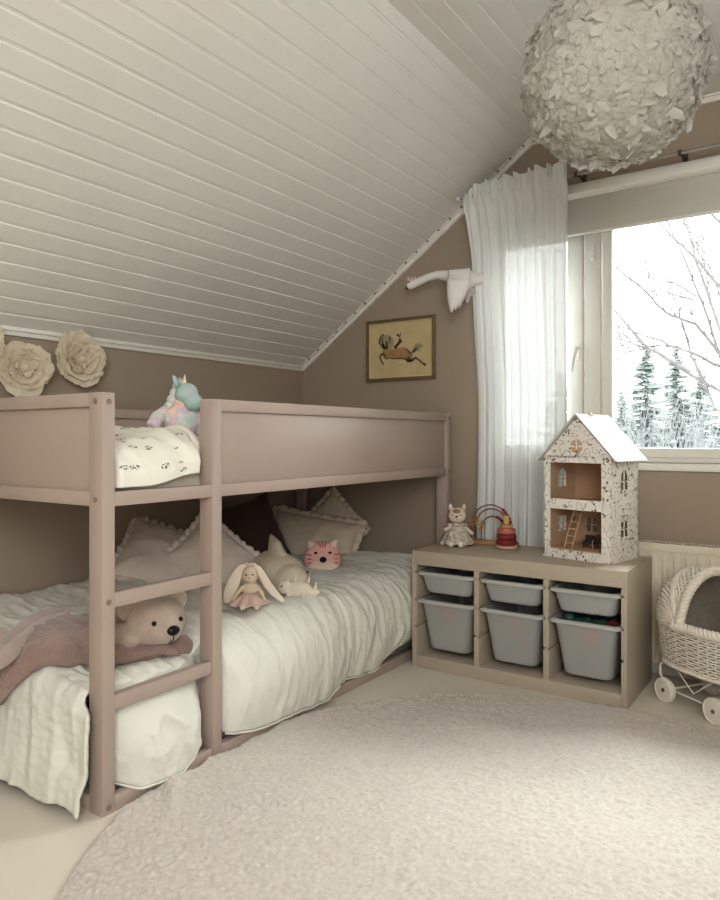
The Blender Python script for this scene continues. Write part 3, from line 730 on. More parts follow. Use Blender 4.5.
for i, (a, b) in enumerate(cols):
    cx = (a + b) / 2
    bin_(cx, .433, .095, 'shallow frosted grey bin %s, upper slot' % pos[i], m_bin, 0)
    bin_(cx, .308, .225, 'deep frosted grey bin %s, lower slot' % pos[i], m_binp, 0)
# toys peeping out of the right deep bin, and clutter in the others
m_grn = mat('dark green toy plastic', (52, 88, 76), .45, .2, 12); m_blu = mat('dark blue toy plastic', (46, 52, 64), .5, .2, 12); m_red = mat('dull red toy', (120, 60, 56), .5, .1)
def block(lab, p, m, rz, s=1., cat='toy block'):
    t = thing('toy_block', lab, cat, p, (radians(12), radians(-8), radians(rz)), scale=s)
    MB().box(-.032, .032, -.016, .016, 0, .02, .002).build('brick', m, t)
    b = MB()
    for u in range(4):
        for v in range(2): b.cyl((-.024 + .016 * u, -.008 + .016 * v, .02), (-.024 + .016 * u, -.008 + .016 * v, .026), .005, seg=10)
    b.build('stud_rows', m, t)
rx = (cols[2][0] + cols[2][1]) / 2
def ball(lab, p, m, r=.02):
    t = thing('toy_ball', lab, 'toy ball', p); MB().ell((0, 0, 0), r).build('ball', m, t); MB().lathe([(r * 1.0, -.003), (r * 1.03, 0), (r, .003)], seg=20).build('band', m_blu, t)
ball('round green toy at the left front of the deep bin below the dollhouse', (rx - .075, TY0 + .055, .305), m_grn, .022)
for i, (dx, dy, rz, m, lab) in enumerate(((-.02, .06, 10, m_grn, 'dark green toy block in the middle of the right deep bin'), (.045, .055, -25, m_grn, 'green toy block near the right end of the right deep bin'),
                                         (.09, .065, 70, m_red, 'dull red toy block at the right edge of the right deep bin'), (.02, .12, 40, m_blu, 'dark blue toy block further back in the right deep bin'), (-.06, .13, 80, m_blu, 'dark blue toy block behind the round green toy'))):
    block(lab, (rx + dx, TY0 + dy, .287), m, rz)
m1 = (cols[1][0] + cols[1][1]) / 2; m0 = (cols[0][0] + cols[0][1]) / 2
block('dark toy block on the pile in the middle shallow bin', (m1 + .06, TY0 + .06, .41), m_blu, 15); block('dark toy block in the left shallow bin', (m0 + .03, TY0 + .07, .41), m_blu, -20)

# ================================================================== things on the storage unit
# cat doll
m_cat = mat('cat doll knit', (214, 200, 186), .92, .06, 40, .4, 300, spec=.06, bdist=.002)
m_dress = mat('speckled grey dress', (176, 166, 154), .92, .2, 60, .5, 300, spec=.06, c2=(214, 206, 194), thr=(.40, .62), bdist=.002)
m_shoe = mat('white shoes', (232, 228, 220), .7)
m_tan = mat('tan cat patch', (158, 128, 104), .9, .1, 30)
cx, cy = .142, 1.86
cd = thing('cat_doll', 'knitted cat doll in a speckled grey dress sitting on the storage unit', 'doll', (cx, cy, TH), (0, 0, radians(22)))
plush('body', m_cat, cd, [((0, 0, .072), (.024, .022, .035)), ((0, -.003, .140), (.043, .035, .039))],
      [([(-.016, 0, .092), (-.04, -.012, .08), (-.062, -.018, .07)], [.009, .009, .010]), ([(.016, 0, .092), (.044, -.0, .08), (.075, .0, .052)], [.009, .009, .010]),
       ([(-.014, -.02, .018), (-.018, -.055, .014), (-.022, -.075, .013)], [.012, .011, .011]), ([(.014, -.02, .018), (.022, -.055, .014), (.026, -.082, .013)], [.012, .011, .011])], vox=.0045, it=4)
for s in (-1, 1):
    MB().tube([(s * .028, -.002, .168), (s * .033, -.002, .186), (s * .035, -.002, .197)], [.013, .009, .002], 10).build('ear', m_cat, cd, angle=0)
    MB().ell((s * .019, -.035, .146), .0032).build('eye', m_blk, cd)
    MB().ell((s * .022 , -.085 - .006 * (s > 0), .016), (.014, .022, .015), E3(0, 0, s * 8)).build('shoe', m_shoe, cd)
MB().ell((0, -.0395, .139), (.006, .004, .004)).build('nose', m_blk, cd)
MB().ell((0, -.026, .162), (.018, .012, .012)).build('forehead_patch', m_tan, cd)
MB().tube([(.0, -.035, .130), (.0, -.034, .122)], .001, 5).build('mouth', m_blk, cd)
def drs(u, v):
    a = 2 * pi * u; r = lerp(.024, .078, v ** .75) * (1 + .07 * sin(a * 8) * v); return V((r * cos(a), r * sin(a) * .72 - .006 * v, lerp(.097, .006, v ** .85) + .005 * sin(a * 8 + 1) * v))
MB().grid(80, 12, drs, cu=True).build('dress', m_dress, cd, angle=0, mods=[('SOLIDIFY', dict(thickness=.002))])
MB().tube([(.026 * cos(a), .024 * sin(a), .099) for a in [k * pi / 10 for k in range(20)]], .006, 8, closed=True).build('collar', m_dress, cd)
for s in (-1, 1): MB().ell((s * .034, -.004, .096), (.014, .012, .009)).build('sleeve_frill', m_dress, cd)

# rainbow bead arches
m_ply = mat('plywood base', (182, 142, 104), .55, .06, 20, stretch=(1, 6, 6)); m_wire = mat('copper wire', (128, 84, 74), .4, .05)
m_mus = mat('mustard beads', (186, 140, 62), .5); m_rbd = mat('dark red beads', (132, 62, 62), .5); m_pbd = mat('rose beads', (180, 112, 106), .5)
rb = thing('rainbow_bead_toy', 'wooden base with three rainbow wire arches and beads behind the cat doll', 'bead toy', (.275, 1.965, TH), (0, 0, radians(-4)))
MB().box(-.125, .125, -.035, .035, 0, .018, .004).build('base', m_ply, rb)
for k, (r, hz_) in enumerate(((.106, .085), (.086, .085), (.064, .07))):
    yk = -.012 + .012 * k
    pts = [V((-r, yk, .016)), V((-r, yk, hz_))] + [V((-r * cos(a), yk, hz_ + r * sin(a))) for a in [i * pi / 24 for i in range(1, 24)]] + [V((r, yk, hz_)), V((r, yk, .016))]
    MB().tube(pts, .0032, 8).build('wire_arch', m_wire, rb)
    for i in range(5 + (k != 1)):
        a = radians(8 + i * (9 + 2 * k)); MB().ell((r * cos(a), yk, hz_ + r * sin(a)), (.0085, .0085, .0075)).build('bead', (m_rbd, m_pbd, m_rbd)[k], rb)
    for i in range(3 if k else 2):
        a = pi - radians(4 + i * (10 + 2 * k)); MB().ell((r * cos(a), yk, hz_ + r * sin(a)), (.009, .009, .008)).build('bead', m_mus, rb)

# stacking ring tower
sx_, sy_ = .375, 1.90
sk = thing('stacking_toy', 'dusty red stacking ring tower with a mustard block on top, on the storage unit', 'stacking toy', (sx_, sy_, TH))
m_bw = mat('pale wood', (206, 180, 150), .5, .05, 14, stretch=(1, 8, 1))
MB().lathe([(.042, 0), (.049, .003), (.049, .011), (.044, .015), (.0, .015)], seg=40).build('base', m_bw, sk)
MB().cyl((0, 0, .013), (0, 0, .135), .006).build('peg', m_bw, sk)
for z, r, h, c, nm in ((.015, .047, .028, (134, 52, 50), 'ring'), (.043, .046, .024, (126, 62, 58), 'ring'), (.067, .043, .026, (196, 116, 106), 'ring')):
    MB().lathe([(.007, 0), (r - .006, 0), (r - .001, .004), (r, h * .5), (r - .001, h - .004), (r - .006, h), (.007, h)], c=(0, 0, z), seg=40).build(nm, mat('ring %d' % c[1], c, .5, .03), sk)
m_musw = mat('mustard wood', (176, 138, 84), .55, .05, 14)
MB().box(-.024, .024, -.024, .024, .093, .110, .003, M=Matrix.Rotation(.5, 4, 'Z')).build('block', m_musw, sk)
MB().box(-.013, .013, -.013, .013, .110, .150, .003, M=Matrix.Rotation(.2, 4, 'Z')).build('block', mat('pale mustard wood', (192, 160, 112), .55, .05, 14), sk)

# ================================================================== dollhouse
def floral():
    m = mat('white floral card', (232, 228, 220), .6, .02, 9)
    N = m.node_tree.nodes; L = m.node_tree.links; b = N['Principled BSDF']; base = b.inputs['Base Color'].links[0].from_socket
    tc = N.new('ShaderNodeTexCoord')
    wv = N.new('ShaderNodeTexNoise'); wv.inputs['Scale'].default_value = 26; wv.inputs['Detail'].default_value = 1.5; L.new(tc.outputs['Object'], wv.inputs['Vector'])
    s1 = N.new('ShaderNodeMath'); s1.operation = 'SUBTRACT'; s1.inputs[1].default_value = .5; L.new(wv.outputs[0], s1.inputs[0])
    s2 = N.new('ShaderNodeMath'); s2.operation = 'ABSOLUTE'; L.new(s1.outputs[0], s2.inputs[0])
    s3 = N.new('ShaderNodeMath'); s3.operation = 'LESS_THAN'; s3.inputs[1].default_value = .0085; L.new(s2.outputs[0], s3.inputs[0])
    vo = N.new('ShaderNodeTexVoronoi'); vo.inputs['Scale'].default_value = 62; L.new(tc.outputs['Object'], vo.inputs['Vector'])
    v1 = N.new('ShaderNodeMath'); v1.operation = 'LESS_THAN'; v1.inputs[1].default_value = .30; L.new(vo.outputs['Distance'], v1.inputs[0])
    ms = N.new('ShaderNodeTexNoise'); ms.inputs['Scale'].default_value = 19; L.new(tc.outputs['Object'], ms.inputs['Vector'])
    m2 = N.new('ShaderNodeMath'); m2.operation = 'GREATER_THAN'; m2.inputs[1].default_value = .54; L.new(ms.outputs[0], m2.inputs[0])
    v2 = N.new('ShaderNodeMath'); v2.operation = 'MULTIPLY'; L.new(v1.outputs[0], v2.inputs[0]); L.new(m2.outputs[0], v2.inputs[1])
    mx = N.new('ShaderNodeMath'); mx.operation = 'MAXIMUM'; L.new(s3.outputs[0], mx.inputs[0]); L.new(v2.outputs[0], mx.inputs[1])
    cl = N.new('ShaderNodeMix'); cl.data_type = 'RGBA'; L.new(ms.outputs[0], cl.inputs[0]); cl.inputs[6].default_value = (*lin((96, 74, 66)), 1); cl.inputs[7].default_value = (*lin((128, 112, 104)), 1)
    mm = N.new('ShaderNodeMix'); mm.data_type = 'RGBA'; L.new(mx.outputs[0], mm.inputs[0]); L.new(base, mm.inputs[6]); L.new(cl.outputs[2], mm.inputs[7])
    L.new(mm.outputs[2], b.inputs['Base Color']); return m
m_flo = floral(); m_card = mat('brown card', (194, 166, 138), .8, .04, 8); m_roof = mat('white roof card', (206, 203, 197), .55, .02, 8); m_hole = mat('dark opening', (70, 54, 46), .8)
h1 = at(546, 555.5, z=TH)
DW, DD, DH, DA = .300, .235, .435, .595
dh = thing('dollhouse', 'white floral dollhouse with open front and pitched roof on the storage unit', 'dollhouse', (h1.x, h1.y, TH), (0, 0, radians(-13)))
T = .007
def wall_holes(w, h, holes, M, t=T, inner=1):
    """plate in local x (0..w), y (0..h), thickness along local z; rectangular holes; material 1 on the face at z = t"""
    xs = sorted({0, w, *[a for q in holes for a in (q[0], q[1])]}); ys = sorted({0, h, *[a for q in holes for a in (q[2], q[3])]}); mb = MB()
    for xa, xb in zip(xs, xs[1:]):
        for ya, yb in zip(ys, ys[1:]):
            mx_, my = (xa + xb) / 2, (ya + yb) / 2
            if any(q[0] < mx_ < q[1] and q[2] < my < q[3] for q in holes): continue
            vs = [M @ V(p) for p in ((xa, ya, 0), (xb, ya, 0), (xb, yb, 0), (xa, yb, 0), (xa, ya, t), (xb, ya, t), (xb, yb, t), (xa, yb, t))]
            mb.add(vs, [(0, 3, 2, 1), (0, 1, 5, 4), (1, 2, 6, 5), (2, 3, 7, 6), (3, 0, 4, 7)], 0); mb.add(vs, [(4, 5, 6, 7)], 1)
    for q in holes:
        xa, xb, ya, yb = q[:4]; c = (xa + xb) / 2; bw = .0022
        def bx(x0, x1, y0, y1): mb.box(x0, x1, y0, y1, .001, t - .001, 0, 0, M)
        bx(c - bw, c + bw, ya, yb)
        my = ya + (yb - ya) * (.5 if len(q) == 4 else .42); bx(xa, xb, my - bw, my + bw)
        if len(q) > 4:                                         # arched top: fill the two corners
            r = (xb - xa) / 2; cy_ = yb - r
            for s in (-1, 1):
                arc = [(c + s * r * cos(a), cy_ + r * sin(a)) for a in [i * pi / 16 for i in range(9)]]
                for (ax, ay), (bx_, by) in zip(arc, arc[1:]):
                    vs = [M @ V(p) for p in ((ax, ay, 0), (bx_, by, 0), (bx_, yb, 0), (ax, yb, 0), (ax, ay, t), (bx_, by, t), (bx_, yb, t), (ax, yb, t))]
                    mb.add(vs, [(0, 1, 2, 3), (0, 1, 5, 4), (1, 2, 6, 5), (2, 3, 7, 6)], 0); mb.add(vs, [(4, 5, 6, 7)], 1)
    return mb
def MX(o, x, y, z): 
    M = Matrix((x, y, z)).transposed().to_4x4(); M.translation = V(o); return M
# right side wall: local x runs back, y up, z into the house
wR = [(.085, .150, .100, .165), (.085, .150, .295, .375, 1)]
wall_holes(DD, DH, wR, MX((DW, 0, 0), V((0, 1, 0)), V((0, 0, 1)), V((-1, 0, 0)))).build('side_wall', [m_flo, m_card], dh, smooth=False, fix=False)
wall_holes(DD, DH, wR, MX((0, 0, 0), V((0, 1, 0)), V((0, 0, 1)), V((1, 0, 0)))).build('side_wall', [m_flo, m_card], dh, smooth=False, fix=False)
wB = [(.06, .115, .09, .155), (.185, .24, .09, .155), (.17, .23, .29, .365, 1)]
wall_holes(DW, DH, wB, MX((0, DD, 0), V((1, 0, 0)), V((0, 0, 1)), V((0, -1, 0)))).build('back_wall', [m_flo, m_card], dh, smooth=False, fix=False)
# front: frame with two open rooms and the gable
f = MB(); f.box(-.002, .024, -T, 0, 0, DH, .0005); f.box(DW - .038, DW + .002, -T, 0, 0, DH, .0005); f.box(.024, DW - .038, -T, 0, .0, .036, .0005); f.box(.024, DW - .038, -T, 0, .208, .252, .0005); f.box(.024, DW - .038, -T, 0, DH - .03, DH, .0005)
f.prism([(-.01, DH - .008), (DW + .01, DH - .008), (DW / 2, DA)], MX((0, 0, 0), V((1, 0, 0)), V((0, 0, 1)), V((0, -1, 0))), T)
for s, x in ((-1, 0.), (1, DW)):
    for z in (.06, .16, .25, .34): f.box(x - .004, x + .004, -.012, .004, z, z + .03, .001)
f.build('front_frame', m_flo, dh, smooth=False)
gw = MB()
for k in range(4):
    a0 = k * pi / 2 + .12; pts = [(.004, .004)] + [(.029 * cos(a), .029 * sin(a)) for a in [a0 + i * (pi / 2 - .24) / 6 for i in range(7)]]
    pts = [(.006 * cos(k * pi / 2 + pi / 4) , .006 * sin(k * pi / 2 + pi / 4))] + pts[1:]
    gw.prism([(x + DW / 2, z + DH + .04) for x, z in pts], MX((0, -T - .0004, 0), V((1, 0, 0)), V((0, 0, 1)), V((0, 1, 0))), .0008)
gw.build('gable_window', m_card, dh, smooth=False)
for z in (.034, .232, DH - .007): MB().box(T, DW - T, 0, DD - T, z, z + .006, 0).build('storey_floor', m_card, dh, smooth=False)
for x in (.0, DW): MB().box(x - .012, x + .012, -T, .012, -.0, .008, .001).build('foot', m_flo, dh)
# roof: two white slabs, the right one ending in a scalloped eave
RD0, RD1 = -.018, DD + .018
ap = V((DW / 2, 0, DA + .012)); 
for s in (-1, 1):
    ev = V((DW / 2 + s * (DW / 2 + .03), 0, DH - .022)); d = (ev - ap); Ld = d.length; d.normalize(); nn_ = V((-d.z * s, 0, d.x * s)); nn_ = nn_ if nn_.z > 0 else -nn_
    pts = [(0, RD0), (Ld, RD0)]; nsc = 9
    pts = [(0, RD0)]
    for k in range(nsc):
        for i in range(6):
            tt = (k + i / 6) / nsc; pts.append((Ld - .006 + .010 * sin(pi * i / 6), lerp(RD0, RD1, tt)))
    pts += [(Ld - .006, RD1), (0, RD1)]
    MB().prism(pts, MX(ap, d, V((0, 1, 0)), nn_), .005).build('roof_panel', m_roof, dh, smooth=False)
MB().box(DW / 2 - .014, DW / 2 + .014, .09, .098, DA + .008, DA + .024, .002).box(DW / 2 - .022, DW / 2 + .022, .091, .097, DA + .008, DA + .014, .002).build('ridge_clip', m_flo, dh)
# little ladder and furniture standing inside the lower room (things of their own)
def in_house(p): return dh.matrix_basis @ V(p)
bpy.context.view_layer.update()
ld = thing('toy_ladder', 'small wooden ladder leaning inside the lower dollhouse room', 'toy ladder', in_house((.075, .02, .040)), (0, 0, radians(-9)))
m_lad = mat('ladder wood', (206, 172, 136), .6, .05)
l = [MB().tube([(.0 + k * .036, 0, 0), (.022 + k * .036, .07, .190)], .0026, 6) for k in (0, 1)]
for q in l: q.build('rail', m_lad, ld)
for i in range(6):
    g = (i + .7) / 6.4; MB().tube([(.022 * g, .07 * g, .19 * g), (.036 + .022 * g, .07 * g, .19 * g)], .0022, 6).build('rung', m_lad, ld)
m_char = mat('charcoal wicker', (66, 58, 54), .8, .2, 60); m_wire_w = mat('pale wire', (190, 180, 170), .5)
bs = thing('toy_bassinet', 'tiny charcoal bassinet on a pale wire stand inside the dollhouse', 'toy bassinet', in_house((.215, .085, .040)), (0, 0, radians(-24)))
mb = MB(); mb.lathe([(.022, .0), (.032, .006), (.036, .028), (.034, .028), (.029, .008), (.0, .006)], c=(0, 0, .026), seg=24, M=Matrix.Diagonal((1.15, .8, 1)).to_3x3()); mb.build('basket', m_char, bs)
for s in (-1, 1): MB().tube([(s * .03, -.022, .0015), (s * .03, -.024, .03), (s * .03, .0, .058), (s * .03, .024, .03), (s * .03, .022, .0015)], .0015, 6).build('stand_wire', m_wire_w, bs)
MB().ell((-.01, 0, .05), (.026, .022, .012)).build('bedding', mat('dark bedding', (92, 80, 74), .9), bs)
so = thing('toy_bench', 'tiny dark bench beside the bassinet inside the dollhouse', 'toy bench', in_house((.155, .10, .040)), (0, 0, radians(-9)))
MB().box(-.03, .03, -.016, .016, .018, .030, .004).build('seat', m_char, so); MB().box(-.03, .03, .010, .018, .02, .052, .004).build('backrest', m_char, so)
for a in (-1, 1):
    for b in (-1, 1): MB().cyl((a * .026, b * .011, 0), (a * .026, b * .011, .02), .0025, seg=8).build('leg', m_char, so)

# ================================================================== wicker doll pram
m_wick = mat('white wicker', (226, 220, 208), .65, .06, 60, .2, 300, spec=.25, bdist=.001)
m_wirew = mat('white painted wire', (222, 217, 207), .4, .03)
m_whl = mat('white painted wheel', (224, 219, 208), .5, .03, 10)
e = V((.82, -.57, 0)).normalized(); PW = .215
w1 = V((1.086, 1.773, 0)); w2 = w1 + e * .237; nrm = V((e.y, -e.x, 0))      # toward the camera side
if nrm.y > 0: nrm = -nrm
o_ = (w1 + w2) / 2 - nrm * (PW / 2 + .012)
pr = thing('doll_pram', 'white wicker doll pram with domed hood and wooden wheels beside the storage unit', 'doll pram', (o_.x, o_.y, 0), (0, 0, atan2(e.y, e.x)))
# local: x along (hood at -x), y across (camera side is -y), z up
HL, HWd, ZB, ZR = .215, .135, .155, .315
def plan(a, f):                                            # f 0 bottom .. 1 rim
    k = lerp(.90, 1, f ** .7); n = 2.6
    c, s = cos(a), sin(a)
    return V((HL * k * math.copysign(abs(c) ** (2 / n), c), HWd * k * math.copysign(abs(s) ** (2 / n), s), 0))
bk_ = MB(); NR = 17; NS = 144
for r in range(NR):
    f = r / (NR - 1); z = lerp(ZB, ZR, f); pts = []
    for i in range(NS):
        a = 2 * pi * i / NS; p = plan(a, f); out = p.normalized()
        pts.append(p + out * .0036 * sin(i * pi / 2 + (r % 2) * pi) + V((0, 0, z)))
    bk_.tube(pts, .0038, 5, closed=True)
for i in range(0, NS, 4):
    a = 2 * pi * (i + .0) / NS; bk_.tube([plan(a, f) + V((0, 0, lerp(ZB, ZR, f))) for f in (0, .25, .5, .75, 1)], .0028, 5)
bk_.build('basket', m_wick, pr, angle=0, fix=False)
lin_ = MB()
lin_.grid(60, 6, lambda u, v: plan(2 * pi * u, v) * .95 + V((0, 0, lerp(ZB + .002, ZR, v))), cu=True)
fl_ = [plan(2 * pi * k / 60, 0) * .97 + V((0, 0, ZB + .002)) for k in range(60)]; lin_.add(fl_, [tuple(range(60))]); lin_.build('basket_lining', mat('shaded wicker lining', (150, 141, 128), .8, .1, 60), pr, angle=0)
# braided rim: three strands around the open front, rising along the hood arch
HX = -.035; HB = ZR - .005; HH = .222
def hood_pt(th, ph, k=1.):
    """th: 0 (back, horizontal) .. 1.72 rad (arch leaning forward); ph: 0..pi across"""
    Rr = lerp(.185, HH, min(1, max(0, th) / 1.5708) ** .8) * k; s = math.copysign(abs(sin(ph)) ** .66, sin(ph))
    d = V((-cos(th), 0, sin(th)))
    return V((HX, 0, HB)) + d * (Rr * s) + V((0, -HWd * .985 * k * cos(ph), 0))
hd = MB(); NH = 30; NP = 72; TH1 = 1.78
for r in range(NH):
    th = lerp(-.04, TH1, r / (NH - 1)); pts = []
    for i in range(NP + 1):
        ph = pi * i / NP; p = hood_pt(th, ph); q = (p - V((HX, 0, HB))).normalized(); pts.append(p + q * .0038 * sin(i * pi / 2 + (r % 2) * pi))
    hd.tube(pts, .0040 if r % 8 != 5 else .0058, 5)
for i in range(2, NP - 1, 4):
    ph = pi * i / NP; hd.tube([hood_pt(lerp(-.04, TH1, k / 14), ph) for k in range(15)], .0026, 5)
hd.build('hood', m_wick, pr, angle=0, fix=False)
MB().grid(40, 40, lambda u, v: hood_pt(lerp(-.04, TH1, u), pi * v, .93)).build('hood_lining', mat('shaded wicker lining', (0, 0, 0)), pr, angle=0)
rimc = []
for i in range(61): rimc.append(hood_pt(TH1, pi * i / 60, 1.0))
side = []
for i in range(1, 40):                                     # along the basket front from +y side round to -y side
    a = lerp(pi * .60, -pi * .60, i / 40); p = plan(a, 1); side.append(V((p.x, p.y, ZR + .004)))
loop = rimc + side
def braid(mb, loop, R, r, turns, n=420):
    L_ = [0]
    for a, b in zip(loop, loop[1:] + loop[:1]): L_.append(L_[-1] + (b - a).length)
    def P(t):
        s = t * L_[-1]; i = 0
        lo, hi = 0, len(loop) - 1
        while lo < hi:
            mid = (lo + hi + 1) // 2
            if L_[mid] <= s: lo = mid
            else: hi = mid - 1
        return loop[lo].lerp(loop[(lo + 1) % len(loop)], (s - L_[lo]) / max(1e-9, L_[lo + 1] - L_[lo]))
    for st_ in range(3):
        pts = []
        for k in range(n):
            t = k / n; p = P(t); tg = (P((t + .004) % 1) - P((t - .004) % 1)).normalized(); c_ = V((.03, 0, .33)); ra = (p - c_); ra = (ra - tg * ra.dot(tg)).normalized(); bb = tg.cross(ra)
            w = 2 * pi * (turns * t + st_ / 3); pts.append(p + ra * cos(w) * R + bb * sin(w) * R)
        mb.tube(pts, r, 6, closed=True)
br = MB(); braid(br, loop, .010, .0095, 28); br.build('braided_rim', m_wick, pr, angle=0, fix=False)
b2 = MB(); braid(b2, [plan(2 * pi * k / 80, 0) + V((0, 0, ZB - .002)) for k in range(80)], .004, .005, 40); b2.build('braided_base', m_wick, pr, angle=0, fix=False)
b3 = MB()
for k in (0, 1): 
    pts = [hood_pt(1.22 + .06 * sin(i * .9 + k * pi), pi * i / 70, 1.02) for i in range(71)]; b3.tube(pts, .0065, 6)
b3.build('hood_band', m_wick, pr, angle=0, fix=False)
bd = MB(); bd.grid(30, 20, lambda u, v: V((lerp(-.17, .19, u), lerp(-.11, .11, v) * (1 - .3 * abs(2 * u - 1) ** 4), .215 + .045 * abs(sin(pi * u)) ** .5 * abs(sin(pi * v)) ** .5 + .008 * nz(u * 6, v * 5))))
bd.build('bedding', mat('patterned pram bedding', (176, 164, 148), .9, .1, 40, c2=(122, 98, 88), thr=(.52, .6)), pr, angle=0)
WR = .048; ax = .1185
for sxx in (-1, 1):
    MB().cyl((sxx * ax, -PW / 2 - .02, WR), (sxx * ax, PW / 2 + .02, WR), .0045, seg=10).build('axle', m_wirew, pr)
    for sy in (-1, 1):
        y = sy * (PW / 2 + .012); ry = Matrix.Rotation(radians(90), 3, 'X')
        wl = MB(); wl.lathe([(.006, -.009), (.036, -.009), (.040, -.006), (.044, -.010), (WR, -.007), (WR, .007), (.044, .010), (.040, .006), (.036, .009), (.006, .009)], seg=48, M=ry, c=(sxx * ax, y, WR))
        wo = wl.build('wheel', m_whl, pr, angle=35)
        MB().lathe([(.0, -.013), (.006, -.013), (.008, -.009), (.008, .009), (.006, .013), (0, .013)], seg=20, M=ry, c=(sxx * ax, y, WR)).build('hub_cap', mat('hub metal', (120, 112, 104), .35, metal=.6), wo)
for sy in (-1, 1):
    y = sy * (PW / 2 - .012)
    MB().tube([(-ax, y, WR), (-ax - .02, y, WR + .012), (-ax - .048, y, WR + .045), (-ax - .05, y, WR + .078), (-ax - .03, y, WR + .1), (-ax + .02, y, ZB - .004), (ax - .02, y, ZB - .004), (ax + .03, y, WR + .1), (ax + .05, y, WR + .078), (ax + .048, y, WR + .045), (ax + .02, y, WR + .012), (ax, y, WR)], .0048, 8).build('frame_spring', m_wirew, pr)
    MB().tube([(-ax, y, WR), (ax, y, WR)], .004, 8).build('frame_bar', m_wirew, pr)
    MB().tube([(-ax + .02, y, ZB - .006), (0, y, WR + .02), (ax - .02, y, ZB - .006)], .003, 8).build('frame_brace', m_wirew, pr)
MB().tube([(HL - .03, -.10, ZR - .02), (HL + .08, -.10, ZR + .10), (HL + .14, -.10, ZR + .20), (HL + .14, .10, ZR + .20), (HL + .08, .10, ZR + .10), (HL - .03, .10, ZR - .02)], .006, 10).build('push_handle', m_wirew, pr)
# ================================================================== feather pendant
m_fea = thin_mat('white feather', (238, 236, 230), 0, .58)
lp = thing('feather_pendant_lamp', 'large round white feather pendant lamp hanging near the window', 'pendant lamp', at(612, 75, d=2.04), scale=.965)
LZ = (CZ - lp.location.z) / .965
MB().ell((0, 0, 0), (.238, .238, .230), seg=40, rings=24).build('shade_core', m_fea, lp, angle=0)
rng = random.Random(11); fm = MB(); NF = 9000
for i in range(NF):
    z = 1 - 2 * (i + .5) / NF; a = i * 2.399963; r = sqrt(1 - z * z); n = V((r * cos(a), r * sin(a), z))
    t = V((rng.uniform(-1, 1), rng.uniform(-1, 1), rng.uniform(-1, 1))); t = (t - n * t.dot(n)).normalized(); s = n.cross(t)
    L_ = rng.uniform(.045, .075); wd = rng.uniform(.009, .019); base = n * (.240 + .008 * rng.random()); lift = rng.uniform(.04, .20) if rng.random() < .88 else rng.uniform(.22, .45); cv = rng.uniform(-.35, .7); vs = []
    for q in range(5):
        g = q / 4; c = base + t * (L_ * g * (1 - .25 * lift)) + n * (lift * L_ * g * (1.15 - .6 * g * (.4 + cv)))
        ww = wd * (sin(pi * (.12 + .80 * g)) ** .7)
        for k in (-1, 0, 1): vs.append(c + s * ww * k + n * (.004 * (1 - abs(k)) * (1 if cv > 0 else -1) + .003 * rng.uniform(-1, 1)))
    fm.add(vs, [(b + k, b + k + 1, b + k + 4, b + k + 3) for b in (0, 3, 6, 9) for k in (0, 1)])
fm.build('feathers', m_fea, lp, angle=0, fix=False)
MB().cyl((0, 0, .22), (0, 0, LZ - .02), .0035, seg=8).build('cord', m_trim, lp)
MB().lathe([(.0, 0), (.05, 0), (.05, -.012), (.03, -.035), (.006, -.04), (0, -.04)], c=(0, 0, LZ), seg=28).build('ceiling_rose', m_trim, lp)

# ================================================================== paper flowers on the knee wall
m_pap = thin_mat('cream tissue paper', (240, 230, 212), 0, .34)
def paper_flower(lab, y, z, R, seed, yaw=0., roll=0.):
    rg = random.Random(seed); t = thing('paper_flower', lab, 'paper flower', M=frame((LW + .012, y, z), (1, yaw, .12), (0, 0, 1), roll), group=None)
    for layer, (n, rr, cup, rise, lean) in enumerate(((6, 1.0, .30, .03, .35), (6, .86, .55, .035, .6), (5, .64, .95, .04, 1.0), (4, .42, 1.5, .045, 1.45))):
        for k in range(n):
            a = 2 * pi * (k + rg.uniform(-.22, .22)) / n + layer * .7; d = V((cos(a), sin(a), 0)); s = V((-d.y, d.x, 0)); Rk = R * rr * rg.uniform(.86, 1.08); sd = rg.uniform(0, 99); W_ = R * (.62 - .09 * layer) * rg.uniform(.9, 1.15)
            def f(u, v):
                g = u; w = (v - .5) * 2
                half = W_ * (sin(pi * min(1, .10 + .74 * g)) ** .55) * (1 + .0 * w)
                rad = Rk * g * cos(lean * .55 * g) ; hgt = rise + Rk * (.55 * sin(lean * g) + .12) * (g ** 1.1) - .10 * R * (g ** 3) * (1.5 - cup)
                p = d * (rad * (1 - .10 * w * w) + .004) + s * (w * half) + V((0, 0, max(.004, hgt + .22 * W_ * cup * w * w)))
                cr = .012 * nz(u * 4, v * 4, sd) + .010 * g * sin(v * 17 + sd) * nz(v * 6, sd) + .006 * nz(u * 12, v * 14, sd)
                return p + V((0, 0, cr)) + d * .010 * nz(v * 7, sd, 2) * g
            mb = MB(); mb.grid(12, 15, f); mb.build('petal', m_pap, t, angle=0, fix=False)
    MB().ell((0, 0, .05), (R * .16, R * .16, R * .2)).build('centre', m_pap, t, angle=0)
    MB().cyl((0, 0, -.010), (0, 0, .03), .02, seg=12).build('backing', m_pap, t)
paper_flower('creamy paper flower on the wall, leftmost whole bloom above the bed end', .355, 1.302, .112, 3, -.25, .4)
paper_flower('creamy paper flower on the wall just below the sloped ceiling, right of the other bloom', .600, 1.358, .112, 8, -.2, 1.9)
paper_flower('creamy paper flower cut off at the very edge above the bed footboard', .165, 1.408, .10, 15, 0, .9)

